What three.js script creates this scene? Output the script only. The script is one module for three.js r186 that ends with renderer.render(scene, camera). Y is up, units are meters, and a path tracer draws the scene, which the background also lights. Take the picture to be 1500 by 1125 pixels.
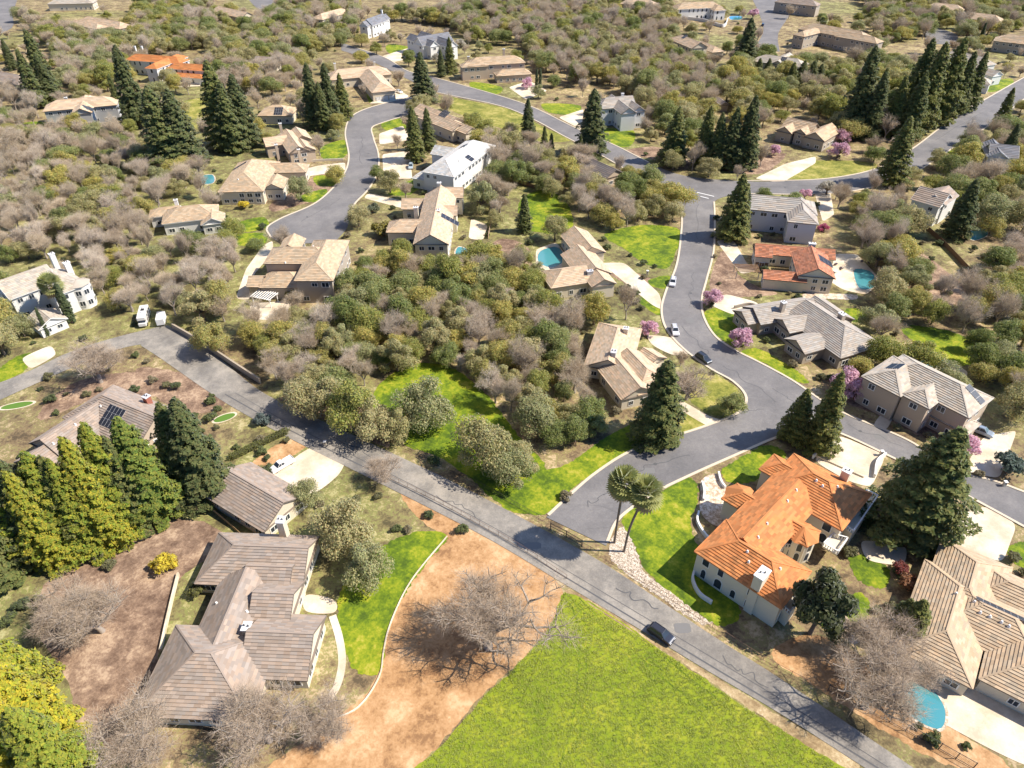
import * as THREE from 'three';
import { mergeGeometries } from 'three/addons/utils/BufferGeometryUtils.js';
import { Sky } from 'three/addons/objects/Sky.js';
import { RoundedBoxGeometry } from 'three/addons/geometries/RoundedBoxGeometry.js';

// ---------------------------------------------------------------- camera, sky, sun, exposure
const scene = new THREE.Scene();
const CAM_H = 110, PITCH = 37.5 * Math.PI / 180, FOV = 57;
const camera = new THREE.PerspectiveCamera(FOV, 4 / 3, 1, 6000);
camera.position.set(0, CAM_H, 0);
camera.rotation.set(-PITCH, 0, 0);
const renderer = new THREE.WebGLRenderer({ antialias: true });
renderer.setSize(1024, 768);
renderer.toneMapping = THREE.LinearToneMapping;
renderer.toneMappingExposure = 1.5;
renderer.shadowMap.enabled = true;
const SUN = new THREE.Vector3(0.93, 1.0, -0.37).normalize();
const sky = new Sky();
sky.name = 'sky'; sky.scale.setScalar(5000);
sky.userData.kind = 'structure';
Object.assign(sky.material.uniforms.turbidity, { value: 3 });
Object.assign(sky.material.uniforms.rayleigh, { value: 0.8 });
Object.assign(sky.material.uniforms.mieCoefficient, { value: 0.004 });
sky.material.uniforms.sunPosition.value.copy(SUN);
scene.add(sky);
scene.environmentIntensity = 0.18;
const sun = new THREE.DirectionalLight(new THREE.Color(1, 0.91, 0.77), 5);
sun.position.copy(SUN).multiplyScalar(600); sun.target.position.set(0, 0, -180); sun.castShadow = true;
sun.shadow.mapSize.set(4096, 4096);
Object.assign(sun.shadow.camera, { left: -450, right: 450, top: 450, bottom: -450, near: 10, far: 1500 });
scene.add(sun, sun.target);

// ---------------------------------------------------------------- helpers
function rngOf(seed) { let a = seed >>> 0; return () => { a = (a + 0x6D2B79F5) | 0; let t = Math.imul(a ^ (a >>> 15), 1 | a); t = (t + Math.imul(t ^ (t >>> 7), 61 | t)) ^ t; return ((t ^ (t >>> 14)) >>> 0) / 4294967296; }; }
const R0 = rngOf(7);
const V = (x, y, z) => new THREE.Vector3(x, y, z);
const FPX = 562.5 / Math.tan(FOV * Math.PI / 360);
// a direction through a point of the photograph (1500 x 1125), met with the level at height h
function G(px, py, h = 0) {
  const x = (px - 750) / FPX, y = (py - 562.5) / FPX;
  const dy = -Math.sin(PITCH) - y * Math.cos(PITCH), dz = -Math.cos(PITCH) + y * Math.sin(PITCH);
  const t = (h - CAM_H) / dy;
  return V(x * t, h, dz * t);
}
const names = {};
function numbered(n) { const k = names[n] = (names[n] ?? -1) + 1; return k ? n + '_' + String(k).padStart(3, '0') : n; }
function tag(o, label, category, group) { o.userData.label = label; o.userData.category = category; if (group) o.userData.group = group; return o; }
function top(o, name) { o.name = numbered(name); scene.add(o); return o; }
function structure(o, name) { o.name = numbered(name); o.userData.kind = 'structure'; o.receiveShadow = true; scene.add(o); return o; }
function thing(name, label, category, group, pos) { const g = new THREE.Group(); if (pos) g.position.copy(pos); top(g, name); return tag(g, label, category, group); }
function part(parent, name, geo, mat) { const m = new THREE.Mesh(geo, mat); m.name = name; m.castShadow = m.receiveShadow = true; parent.add(m); return m; }
function smoothPts(pts, closed, n) {
  const c = new THREE.CatmullRomCurve3(pts.map(p => p.isVector3 ? p : G(p[0], p[1])), closed, 'centripetal');
  return c.getSpacedPoints(n);
}
// value noise
function noise2(seed) {
  const T = new Float32Array(65536), r = rngOf(seed); for (let i = 0; i < 65536; i++) T[i] = r();
  return (x, y, per = 256) => {
    const xi = Math.floor(x), yi = Math.floor(y), fx = x - xi, fy = y - yi, w = v => ((v % per) + per) % per;
    const u = fx * fx * (3 - 2 * fx), v = fy * fy * (3 - 2 * fy), at = (a, b) => T[w(a) * 256 + w(b)];
    return (at(xi, yi) * (1 - u) + at(xi + 1, yi) * u) * (1 - v) + (at(xi, yi + 1) * (1 - u) + at(xi + 1, yi + 1) * u) * v;
  };
}
const N1 = noise2(11), N2 = noise2(23);
// a tiling texture: stops = list of [value, r, g, b] in sRGB 0..255
function noiseTex(size, octaves, stops, seed, contrast = 1, grain = 0.12) {
  const nz = noise2(seed), r = rngOf(seed + 5), d = new Uint8Array(size * size * 4);
  for (let y = 0; y < size; y++) for (let x = 0; x < size; x++) {
    let v = 0, s = 0;
    for (const [f, a] of octaves) { v += a * nz(x / size * f + f, y / size * f, f); s += a; }
    v = v / s; v = 0.5 + (v - 0.5) * 2.1 * contrast + (r() - 0.5) * grain; v = Math.min(0.999, Math.max(0, v));
    let k = 0; while (k < stops.length - 2 && v > stops[k + 1][0]) k++;
    const a = stops[k], b = stops[k + 1], t = Math.min(1, Math.max(0, (v - a[0]) / (b[0] - a[0]))), o = (y * size + x) * 4;
    for (let c = 0; c < 3; c++) d[o + c] = a[c + 1] + (b[c + 1] - a[c + 1]) * t;
    d[o + 3] = 255;
  }
  const t = new THREE.DataTexture(d, size, size); t.colorSpace = THREE.SRGBColorSpace; t.wrapS = t.wrapT = THREE.RepeatWrapping;
  t.magFilter = THREE.LinearFilter; t.minFilter = THREE.LinearMipmapLinearFilter; t.generateMipmaps = true; t.needsUpdate = true; return t;
}
function texMat(tex, metres, opt = {}) {
  const t = tex.clone(); t.repeat.set(1 / metres, 1 / metres); t.needsUpdate = true;
  const o = { map: t, roughness: 0.95, ...opt };
  if (opt.bump) { o.bumpMap = t; o.bumpScale = opt.bump; } delete o.bump;
  return new THREE.MeshStandardMaterial(o);
}
const C = (r, g, b) => new THREE.Color().setRGB(r, g, b);
const mat = (r, g, b, rough = 0.8, o = {}) => new THREE.MeshStandardMaterial({ color: C(r, g, b), roughness: rough, ...o });
const OCT = [[8, 1], [19, .8], [47, .7], [101, .6], [211, .5]];
const texLitter = noiseTex(1024, OCT, [[0, 92, 78, 58], [.3, 128, 108, 80], [.5, 150, 130, 96], [.62, 138, 134, 80], [.75, 172, 148, 112], [1, 196, 176, 140]], 31);
const texGrass = noiseTex(1024, OCT, [[0, 64, 86, 8], [.35, 94, 116, 10], [.6, 122, 138, 16], [.8, 146, 150, 30], [1, 170, 162, 64]], 37, 0.95, 0.22);
const texField = noiseTex(1024, OCT, [[0, 92, 114, 18], [.35, 120, 136, 24], [.6, 136, 147, 30], [.8, 150, 153, 42], [1, 172, 166, 74]], 38, 0.62, 0.2);
const texDryGrass = noiseTex(1024, OCT, [[0, 98, 104, 36], [.4, 130, 130, 52], [.65, 152, 146, 70], [1, 182, 166, 102]], 39, 1, 0.2);
const texSoil = noiseTex(1024, OCT, [[0, 140, 104, 70], [.3, 172, 132, 90], [.65, 190, 150, 108], [1, 208, 174, 134]], 41, 1, 0.14);
const texVerge = noiseTex(512, OCT, [[0, 132, 110, 78], [.4, 160, 138, 102], [.7, 180, 158, 120], [1, 202, 184, 150]], 45, 1, 0.25);
const texMulch = noiseTex(1024, OCT, [[0, 96, 74, 60], [.4, 128, 104, 86], [.7, 152, 126, 104], [1, 184, 158, 132]], 43, 1, 0.25);
const texAsphalt = noiseTex(1024, [[5, 1], [13, .7], [41, .4], [128, .4], [251, .5]], [[0, 104, 102, 103], [.5, 121, 118, 118], [1, 140, 136, 133]], 47, .8, 0.22);
const texLane = noiseTex(1024, [[5, 1.2], [13, .8], [41, .5], [128, .4], [251, .4]], [[0, 110, 106, 102], [.45, 132, 127, 121], [.7, 146, 140, 132], [1, 164, 156, 146]], 49, 1, 0.22);
const texConc = noiseTex(512, [[4, 1], [11, .7], [37, .4], [120, .4]], [[0, 196, 178, 154], [.5, 214, 199, 176], [1, 228, 216, 196]], 53, .9, 0.1);
const texStone = noiseTex(512, [[24, 1], [60, .9], [120, .5]], [[0, 170, 146, 122], [.5, 206, 186, 164], [1, 232, 218, 202]], 57, 1.1, 0.1);
const texGravel = noiseTex(512, [[60, 1], [120, 1], [30, .4]], [[0, 128, 112, 96], [.5, 188, 172, 152], [1, 224, 212, 196]], 59, 1.2, 0.2);
const M = {
  grass: texMat(texGrass, 46, { bump: 0.1 }), field: texMat(texField, 38, { bump: 0.14 }), dry: texMat(texDryGrass, 40, { bump: 0.06 }), soil: texMat(texSoil, 36, { bump: 0.1 }),
  mulch: texMat(texMulch, 30, { bump: 0.1 }), asphalt: texMat(texAsphalt, 40), lane: texMat(texLane, 34), conc: texMat(texConc, 18), stone: texMat(texStone, 14, { bump: .02 }), gravel: texMat(texGravel, 9, { bump: .05 }),
  kerb: mat(.62, .53, .41, .9), tar: mat(.10, .10, .105, .8), black: mat(.018, .018, .02, .5), white: mat(.8, .79, .77, .6), wood: mat(.2, .12, .07, .8), brick: mat(.34, .12, .08, .9),
  glass: new THREE.MeshStandardMaterial({ color: C(.035, .045, .06), roughness: .08, metalness: .0 }), frame: mat(.78, .77, .74, .6),
  solar: new THREE.MeshStandardMaterial({ color: C(.022, .025, .036), roughness: .4, metalness: 0 }), alu: mat(.6, .6, .62, .4), water: new THREE.MeshPhysicalMaterial({ color: C(.075, .29, .33), roughness: .06, clearcoat: .5 }),
  patch: mat(.185, .18, .178, .9), verge: texMat(texVerge, 20, { bump: .08 }), metalFence: mat(.05, .045, .045, .6), rust: mat(.22, .13, .09, .8), yellow: mat(.75, .52, .03, .8),
};

// ---------------------------------------------------------------- ground
{
  const W = 1900, D = 1500, nx = 190, nz = 150;
  const g = new THREE.PlaneGeometry(W, D, nx, nz); g.rotateX(-Math.PI / 2); g.translate(0, 0, -D / 2 + 250);
  const p = g.attributes.position, col = new Float32Array(p.count * 3), uv = g.attributes.uv;
  for (let i = 0; i < p.count; i++) {
    const x = p.getX(i), z = p.getZ(i), n = N1(x / 37 + 90, z / 37 + 90) * .6 + N2(x / 13 + 50, z / 13 + 50) * .4;
    const gr = Math.max(0, Math.min(.6, (N2(x / 45 + 20, z / 45 + 70) - .55) * 4)), k = .74 + n * .4;
    col[i * 3] = k * (1 - gr * .32); col[i * 3 + 1] = k * (1 - gr * .05); col[i * 3 + 2] = k * (1 - gr * .45);
    uv.setXY(i, x, z);
  }
  g.setAttribute('color', new THREE.BufferAttribute(col, 3));
  const m = texMat(texLitter, 34, { bump: 0.15, vertexColors: true });
  structure(new THREE.Mesh(g, m), 'ground');
}
const toShape = pts => new THREE.Shape(pts.map(p => new THREE.Vector2(p.x, -p.z)));
const solids = [];      // world polygons where no tree may stand
const inPoly = (x, z, poly) => { let c = false; for (let i = 0, j = poly.length - 1; i < poly.length; j = i++) { const a = poly[i], b = poly[j]; if ((a.z > z) !== (b.z > z) && x < (b.x - a.x) * (z - a.z) / (b.z - a.z) + a.x) c = !c; } return c; };
function chaikin(w) { for (let k = 0; k < 3; k++) { const o = []; w.forEach((p, i) => { const q = w[(i + 1) % w.length], d = p.distanceTo(q), c = Math.min(.25, 1.1 / d); o.push(p.clone().lerp(q, c), p.clone().lerp(q, 1 - c)); }); w = o; } return w; }
function sheet(name, pts, y, material, { smooth = true, keep = true, corners, n } = {}) {
  const w = corners ? chaikin(pts.map(p => G(p[0], p[1]))) : smooth ? smoothPts(pts, true, n || pts.length * (keep ? 6 : 14)) : pts.map(p => p.isVector3 ? p : G(p[0], p[1]));
  if (keep) solids.push(w); else { const r = rngOf(Math.round(w[0].x * 10) + 5000); for (let i = 0; i < w.length; i++) { const p = w[i]; w[i] = V(p.x + (r() - .5) * .5, 0, p.z + (r() - .5) * .5); } }
  const g = new THREE.ShapeGeometry(toShape(w)); g.rotateX(-Math.PI / 2); g.translate(0, y, 0);
  const m = structure(new THREE.Mesh(g, material), name); m.userData.outline = undefined; return m;
}
function ribbonGeo(L, Rr, y) {
  const n = L.length, pos = [], uv = [], idx = [];
  for (let i = 0; i < n; i++) { for (const q of [L[i], Rr[i]]) { pos.push(q.x, y, q.z); uv.push(q.x, q.z); } if (i) { const a = i * 2 - 2; idx.push(a, a + 1, a + 2, a + 1, a + 3, a + 2); } }
  const g = new THREE.BufferGeometry(); g.setAttribute('position', new THREE.Float32BufferAttribute(pos, 3)); g.setAttribute('uv', new THREE.Float32BufferAttribute(uv, 2)); g.setIndex(idx); g.computeVertexNormals();
  if (g.attributes.normal.getY(0) < 0) { for (let i = 0; i < idx.length; i += 3) { const t = idx[i]; idx[i] = idx[i + 1]; idx[i + 1] = t; } g.setIndex(idx); g.computeVertexNormals(); }
  return g;
}
function offsetLine(pts, d) { return pts.map((p, i) => { const a = pts[Math.max(0, i - 1)], b = pts[Math.min(pts.length - 1, i + 1)], t = V(b.x - a.x, 0, b.z - a.z).normalize(); return V(p.x - t.z * d, 0, p.z + t.x * d); }); }
// a low solid strip along a line: kerbs, garden walls
function stripSolid(line, w, h, y0 = 0) {
  const A = offsetLine(line, -w / 2), B = offsetLine(line, w / 2), gs = [];
  const topG = ribbonGeo(A, B, y0 + h); gs.push(topG);
  for (const S of [A, B]) { const pos = [], uv = [], idx = []; S.forEach((p, i) => { pos.push(p.x, y0, p.z, p.x, y0 + h, p.z); uv.push(i, 0, i, h); if (i) { const a = i * 2 - 2; idx.push(a, a + 1, a + 2, a + 1, a + 3, a + 2); } }); const g = new THREE.BufferGeometry(); g.setAttribute('position', new THREE.Float32BufferAttribute(pos, 3)); g.setAttribute('uv', new THREE.Float32BufferAttribute(uv, 2)); g.setIndex(idx); g.computeVertexNormals(); gs.push(g); }
  for (const i of [0, line.length - 1]) { const a = A[i], b = B[i], g = new THREE.BufferGeometry(); g.setAttribute('position', new THREE.Float32BufferAttribute([a.x, y0, a.z, b.x, y0, b.z, b.x, y0 + h, b.z, a.x, y0 + h, a.z], 3)); g.setAttribute('uv', new THREE.Float32BufferAttribute([0, 0, 1, 0, 1, 1, 0, 1], 2)); g.setIndex([0, 1, 2, 0, 2, 3]); g.computeVertexNormals(); gs.push(g); }
  return mergeGeometries(gs);
}
const roadLines = [];
function road(name, L, Rr, y, material, kerbL, kerbR) {
  const n = Math.max(L.length, Rr.length) * 8, l = smoothPts(L, false, n), r = smoothPts(Rr, false, n);
  structure(new THREE.Mesh(ribbonGeo(l, r, y), material), name);
  solids.push([...l, ...r.slice().reverse()]); roadLines.push(l, r);
}
function kerb(pts, side = 0) {
  const l = smoothPts(pts, false, pts.length * 8);
  structure(new THREE.Mesh(stripSolid(l, .62, .16, .05), M.kerb), 'kerb');
}
// roads: left and right edges in the photograph
road('lane', [[206, 506], [235, 525], [330, 590], [420, 640], [520, 690], [620, 740], [720, 792], [830, 858], [930, 918], [1040, 985], [1140, 1044], [1290, 1140]],
  [[245, 476], [300, 508], [385, 575], [462, 612], [570, 662], [665, 707], [770, 762], [885, 826], [980, 889], [1060, 942], [1130, 986], [1360, 1140]], .084, M.lane);
road('lane', [[-30, 600], [40, 568], [110, 537], [180, 510], [225, 502]], [[-30, 572], [40, 545], [100, 517], [160, 497], [245, 476]], .08, M.lane);
road('street', [[800, 758], [835, 725], [870, 695], [920, 663], [970, 645], [1040, 622], [1085, 602], [1093, 582], [1075, 560], [1040, 540], [1000, 510], [976, 482], [969, 455], [975, 428], [990, 392], [997, 350], [998, 310], [985, 285], [960, 268]],
  [[888, 800], [905, 762], [960, 722], [1010, 697], [1075, 668], [1135, 642], [1190, 622], [1185, 590], [1158, 560], [1110, 530], [1080, 515], [1050, 495], [1031, 465], [1028, 440], [1035, 410], [1045, 370], [1047, 320], [1047, 295], [1080, 283]], .092, M.asphalt);
road('street', [[1120, 545], [1160, 556], [1225, 600], [1335, 648], [1392, 688], [1457, 705], [1520, 727]], [[1120, 640], [1185, 625], [1212, 629], [1310, 672], [1393, 714], [1449, 744], [1520, 785]], .1, M.asphalt);
road('avenue', [[500, 62], [519, 69], [565, 85], [600, 105], [637, 114], [743, 144], [780, 157], [850, 191], [905, 215], [950, 238], [1000, 257], [1100, 266], [1180, 264], [1233, 259], [1284, 247], [1332, 221], [1393, 176], [1460, 136], [1530, 98]],
  [[500, 74], [519, 80], [551, 93], [599, 117], [642, 136], [738, 157], [783, 176], [825, 199], [879, 227], [921, 251], [975, 282], [1040, 286], [1100, 284], [1177, 285], [1244, 281], [1327, 259], [1393, 219], [1444, 187], [1530, 128]], .088, M.asphalt);
road('cul_de_sac', [[615, 137], [585, 146], [535, 160], [515, 171], [506, 192], [511, 232], [503, 256], [463, 297], [410, 321], [391, 334], [397, 348], [420, 358]],
  [[625, 150], [600, 168], [560, 180], [546, 186], [547, 202], [554, 224], [554, 248], [541, 276], [519, 300], [512, 320], [508, 335], [490, 355]], .096, M.asphalt);
road('court', [[1100, -5], [1112, 20], [1118, 45], [1106, 70]], [[1160, -2], [1156, 22], [1140, 50], [1142, 76]], .084, M.asphalt);
sheet('court', [[-40, -10], [14, -10], [18, 20], [12, 45], [-40, 60]], .08, M.asphalt);
sheet('court', [[368, -10], [412, -10], [408, 10], [390, 18], [372, 8]], .08, M.asphalt);
sheet('court', [[1365, 40], [1400, 50], [1390, 66], [1362, 62]], .08, M.asphalt);
for (const k of [
  [[803, 755], [835, 725], [870, 695], [920, 663], [970, 645], [1040, 622], [1085, 602], [1093, 582], [1075, 560], [1040, 540], [1000, 510], [976, 482], [969, 455], [975, 428], [990, 392], [997, 350], [998, 310], [990, 290]],
  [[889, 795], [905, 762], [960, 722], [1010, 697], [1075, 668], [1135, 642], [1180, 628], [1212, 629], [1310, 672], [1393, 714], [1449, 744], [1500, 772]],
  [[1500, 721], [1457, 705], [1392, 688], [1335, 648], [1225, 600], [1158, 556], [1110, 530], [1080, 515], [1050, 495], [1031, 465], [1028, 440], [1035, 410], [1045, 370], [1047, 320], [1046, 296]],
  [[519, 69], [565, 85], [600, 105], [637, 114], [743, 144], [780, 157], [850, 191], [905, 215], [950, 238]],
  [[642, 136], [738, 157], [783, 176], [825, 199], [879, 227], [921, 251]],
  [[1100, 284], [1177, 285], [1244, 281], [1327, 259], [1393, 219], [1444, 187], [1510, 138]],
  [[1090, 265], [1180, 264], [1233, 259], [1284, 247], [1332, 221], [1393, 176], [1460, 136], [1510, 108]],
  [[600, 142], [535, 160], [515, 171], [506, 192], [511, 232], [503, 256], [463, 297], [410, 321], [391, 334], [397, 348]],
  [[600, 168], [560, 180], [546, 186], [547, 202], [554, 224], [554, 248], [541, 276], [519, 300], [512, 320]],
]) kerb(k);
// tar seams and the dark drainage strip along the lane
for (const [pts, w] of [[[[330, 578], [420, 628], [520, 678], [620, 728], [720, 781], [835, 850], [930, 908], [1040, 975], [1145, 1038], [1290, 1128]], .28], [[[345, 576], [430, 624], [530, 674], [630, 724], [730, 777], [840, 842], [940, 902], [1050, 968], [1155, 1032], [1300, 1124]], .12],
  [[[862, 775], [900, 770], [925, 738]], .06], [[[846, 740], [880, 742], [905, 752]], .06]])
  { const l = smoothPts(pts, false, pts.length * 6); structure(new THREE.Mesh(ribbonGeo(offsetLine(l, -w / 2), offsetLine(l, w / 2), .108), M.tar), 'tar_seam'); }
// stop line and lettering bar at the junction
for (const pts of [[[1021, 282], [1046, 288]], [[1026, 288], [1038, 291]]]) { const l = pts.map(p => G(...p)); structure(new THREE.Mesh(ribbonGeo(offsetLine(l, -.25), offsetLine(l, .25), .112), M.white), 'road_marking'); }

// soil, mulch and verges
let yi = 0; const lay = (base) => base + (yi++ % 4) * .004;
for (const p of [
  [[655, 785], [720, 790], [800, 838], [826, 868], [812, 905], [765, 965], [705, 1020], [645, 1090], [560, 1160], [360, 1160], [480, 1060], [545, 1005], [566, 930], [600, 850]],
  [[575, 690], [640, 725], [720, 778], [800, 828], [795, 842], [700, 800], [655, 785], [625, 770], [590, 730]],
  [[870, 838], [900, 850], [1000, 915], [1075, 965], [1150, 1010], [1130, 990], [1060, 945], [980, 892], [905, 838]],
  [[838, 864], [930, 921], [1040, 988], [1150, 1053], [1260, 1122], [1245, 1128], [1105, 1042], [1000, 972], [905, 912], [826, 866]],
  [[370, 680], [400, 655], [440, 640], [455, 645], [425, 670], [395, 680]],
  [[1130, 960], [1190, 930], [1260, 960], [1310, 1000], [1400, 1070], [1480, 1125], [1400, 1125], [1200, 1010]]
].entries()) sheet(p[0] === 2 || p[0] === 3 ? 'verge' : 'bare_soil', p[1], lay(.008), p[0] === 2 || p[0] === 3 ? M.verge : M.soil, { keep: false });
for (const p of [[[60, 600], [110, 560], [200, 545], [260, 560], [230, 580], [150, 580], [60, 615]], [[200, 540], [260, 545], [330, 590], [300, 605], [240, 590]], [[395, 590], [470, 570], [540, 600], [570, 655], [500, 625], [430, 602]], [[1050, 380], [1068, 360], [1080, 400], [1110, 420], [1140, 430], [1080, 435], [1045, 430]], [[890, 395], [930, 400], [955, 410], [945, 422], [905, 410]], [[700, 380], [735, 350], [770, 360], [775, 400], [740, 410]],
  [[1240, 590], [1280, 605], [1350, 640], [1400, 660], [1420, 640], [1300, 600], [1260, 575]], [[900, 225], [960, 215], [1010, 235], [1000, 250], [950, 232]], [[440, 272], [470, 255], [500, 258], [470, 290], [440, 300], [400, 310], [395, 300], [420, 285]], [[1060, 230], [1110, 230], [1150, 225], [1110, 255], [1060, 250]], [[1330, 360], [1390, 400], [1440, 450], [1400, 450], [1330, 400], [1310, 370]]
  , [[150, 800], [220, 765], [300, 765], [330, 800], [262, 850], [235, 955], [190, 1060], [130, 1125], [100, 1000], [60, 930], [70, 850]]]) sheet('mulch_bed', p, lay(.008), M.mulch, { keep: false });
sheet('gravel_bed', [[895, 790], [915, 772], [930, 800], [945, 838], [985, 868], [1045, 912], [1030, 915], [960, 870], [915, 838], [893, 815]], .026, M.gravel, { keep: false });

// lawns
const lawnsPx = [
  ['field', [[828, 868], [905, 913], [1000, 974], [1100, 1042], [1200, 1104], [1270, 1150], [580, 1160], [650, 1090], [712, 1018], [770, 962], [812, 908]]],
  ['grass', [[500, 862], [560, 800], [620, 778], [655, 785], [620, 830], [585, 885], [566, 930], [556, 985], [525, 985], [505, 955], [495, 900]]],
  ['grass', [[912, 758], [960, 725], [1012, 700], [1022, 712], [1021, 735], [1012, 765], [1022, 800], [1050, 850], [1085, 895], [1060, 918], [985, 870], [948, 838], [930, 800]]],
  ['grass', [[1057, 690], [1090, 668], [1125, 652], [1150, 662], [1135, 690], [1090, 708], [1066, 706]]],
  ['grass', [[735, 742], [795, 753], [850, 707], [930, 658], [945, 615], [890, 640], [830, 680], [770, 700]]], ['dry', [[975, 645], [1038, 622], [1010, 597], [985, 590], [970, 610]]],
  ['dry', [[1012, 588], [1058, 612], [1086, 595], [1080, 570], [1048, 550], [1020, 548]]], ['grass', [[1085, 518], [1105, 510], [1160, 538], [1185, 562], [1165, 558], [1120, 532]]],
  ['grass', [[1033, 456], [1060, 452], [1085, 472], [1100, 500], [1080, 508], [1050, 492], [1036, 470]]],
  ['grass', [[545, 580], [600, 535], [650, 535], [700, 565], [760, 640], [800, 690], [745, 742], [690, 702], [640, 668], [590, 650]]],
  ['grass', [[765, 290], [800, 278], [832, 300], [832, 345], [800, 342], [770, 335]]], ['grass', [[885, 345], [940, 330], [993, 335], [990, 370], [973, 394], [945, 386], [915, 365]]],
  ['grass', [[950, 411], [980, 404], [978, 422], [956, 420]]], ['grass', [[935, 440], [955, 428], [968, 450], [966, 462], [945, 450]]],
  ['dry', [[640, 139], [690, 148], [745, 160], [800, 188], [838, 205], [795, 208], [740, 190], [680, 170], [645, 152]]], ['dry', [[1150, 245], [1200, 235], [1282, 240], [1270, 256], [1180, 263], [1145, 261]]],
  ['grass', [[690, 120], [735, 128], [728, 138], [695, 132]]], ['grass', [[795, 152], [850, 155], [838, 168], [805, 165]]], ['grass', [[875, 190], [925, 190], [920, 215], [890, 212]]],
  ['grass', [[437, 288], [478, 277], [468, 295], [440, 294]]], ['grass', [[462, 258], [500, 258], [490, 272], [466, 272]]], ['grass', [[470, 216], [503, 205], [505, 230], [480, 236]]], ['grass', [[345, 328], [385, 318], [392, 333], [352, 340]]], ['grass', [[345, 344], [388, 342], [388, 356], [352, 360]]],
  ['dry', [[265, 150], [310, 142], [322, 175], [300, 192], [275, 180]]], ['grass', [[35, 180], [80, 180], [85, 200], [50, 208]]],
  ['grass', [[1240, 452], [1268, 455], [1262, 472], [1244, 470]]], ['grass', [[1320, 478], [1400, 488], [1450, 522], [1400, 535], [1350, 510]]], ['grass', [[1245, 812], [1300, 830], [1295, 862], [1258, 850]]], ['grass', [[1222, 885], [1262, 868], [1275, 890], [1245, 922], [1205, 920]]],
  ['grass', [[0, 540], [30, 520], [48, 518], [40, 540], [0, 560]]], ['grass', [[540, 135], [570, 140], [545, 152]]], ['grass', [[570, 65], [610, 72], [600, 84], [570, 78]]], ['grass', [[560, 180], [600, 172], [610, 182], [570, 192]]], ['grass', [[1370, 235], [1405, 215], [1425, 220], [1395, 245]]], ['grass', [[1440, 125], [1480, 115], [1485, 122], [1450, 135]]], ['grass', [[590, 268], [620, 262], [600, 285], [570, 285]]], ['grass', [[1478, 800], [1520, 795], [1520, 835], [1485, 825]]],
];
for (const [k, p] of lawnsPx) sheet(k === 'field' ? 'meadow' : 'lawn', p, lay(.028), M[k], { keep: false });
for (const c of [[25, 594, 3.4, 1.3], [329, 612, 2.2, 1.5]]) { const q = G(c[0], c[1]); const e = []; for (let i = 0; i < 24; i++) { const a = i / 24 * 6.283; e.push(V(q.x + Math.cos(a) * c[2] - Math.sin(a) * .3, 0, q.z + Math.sin(a) * c[3] - Math.cos(a) * .8)); } sheet('putting_green', e, .05, mat(.10, .2, .025, .9), { smooth: false }); const o = e.map(p => V(q.x + (p.x - q.x) * 1.2, 0, q.z + (p.z - q.z) * 1.25)); sheet('green_edging', o, .046, M.conc, { smooth: false }); }
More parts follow.
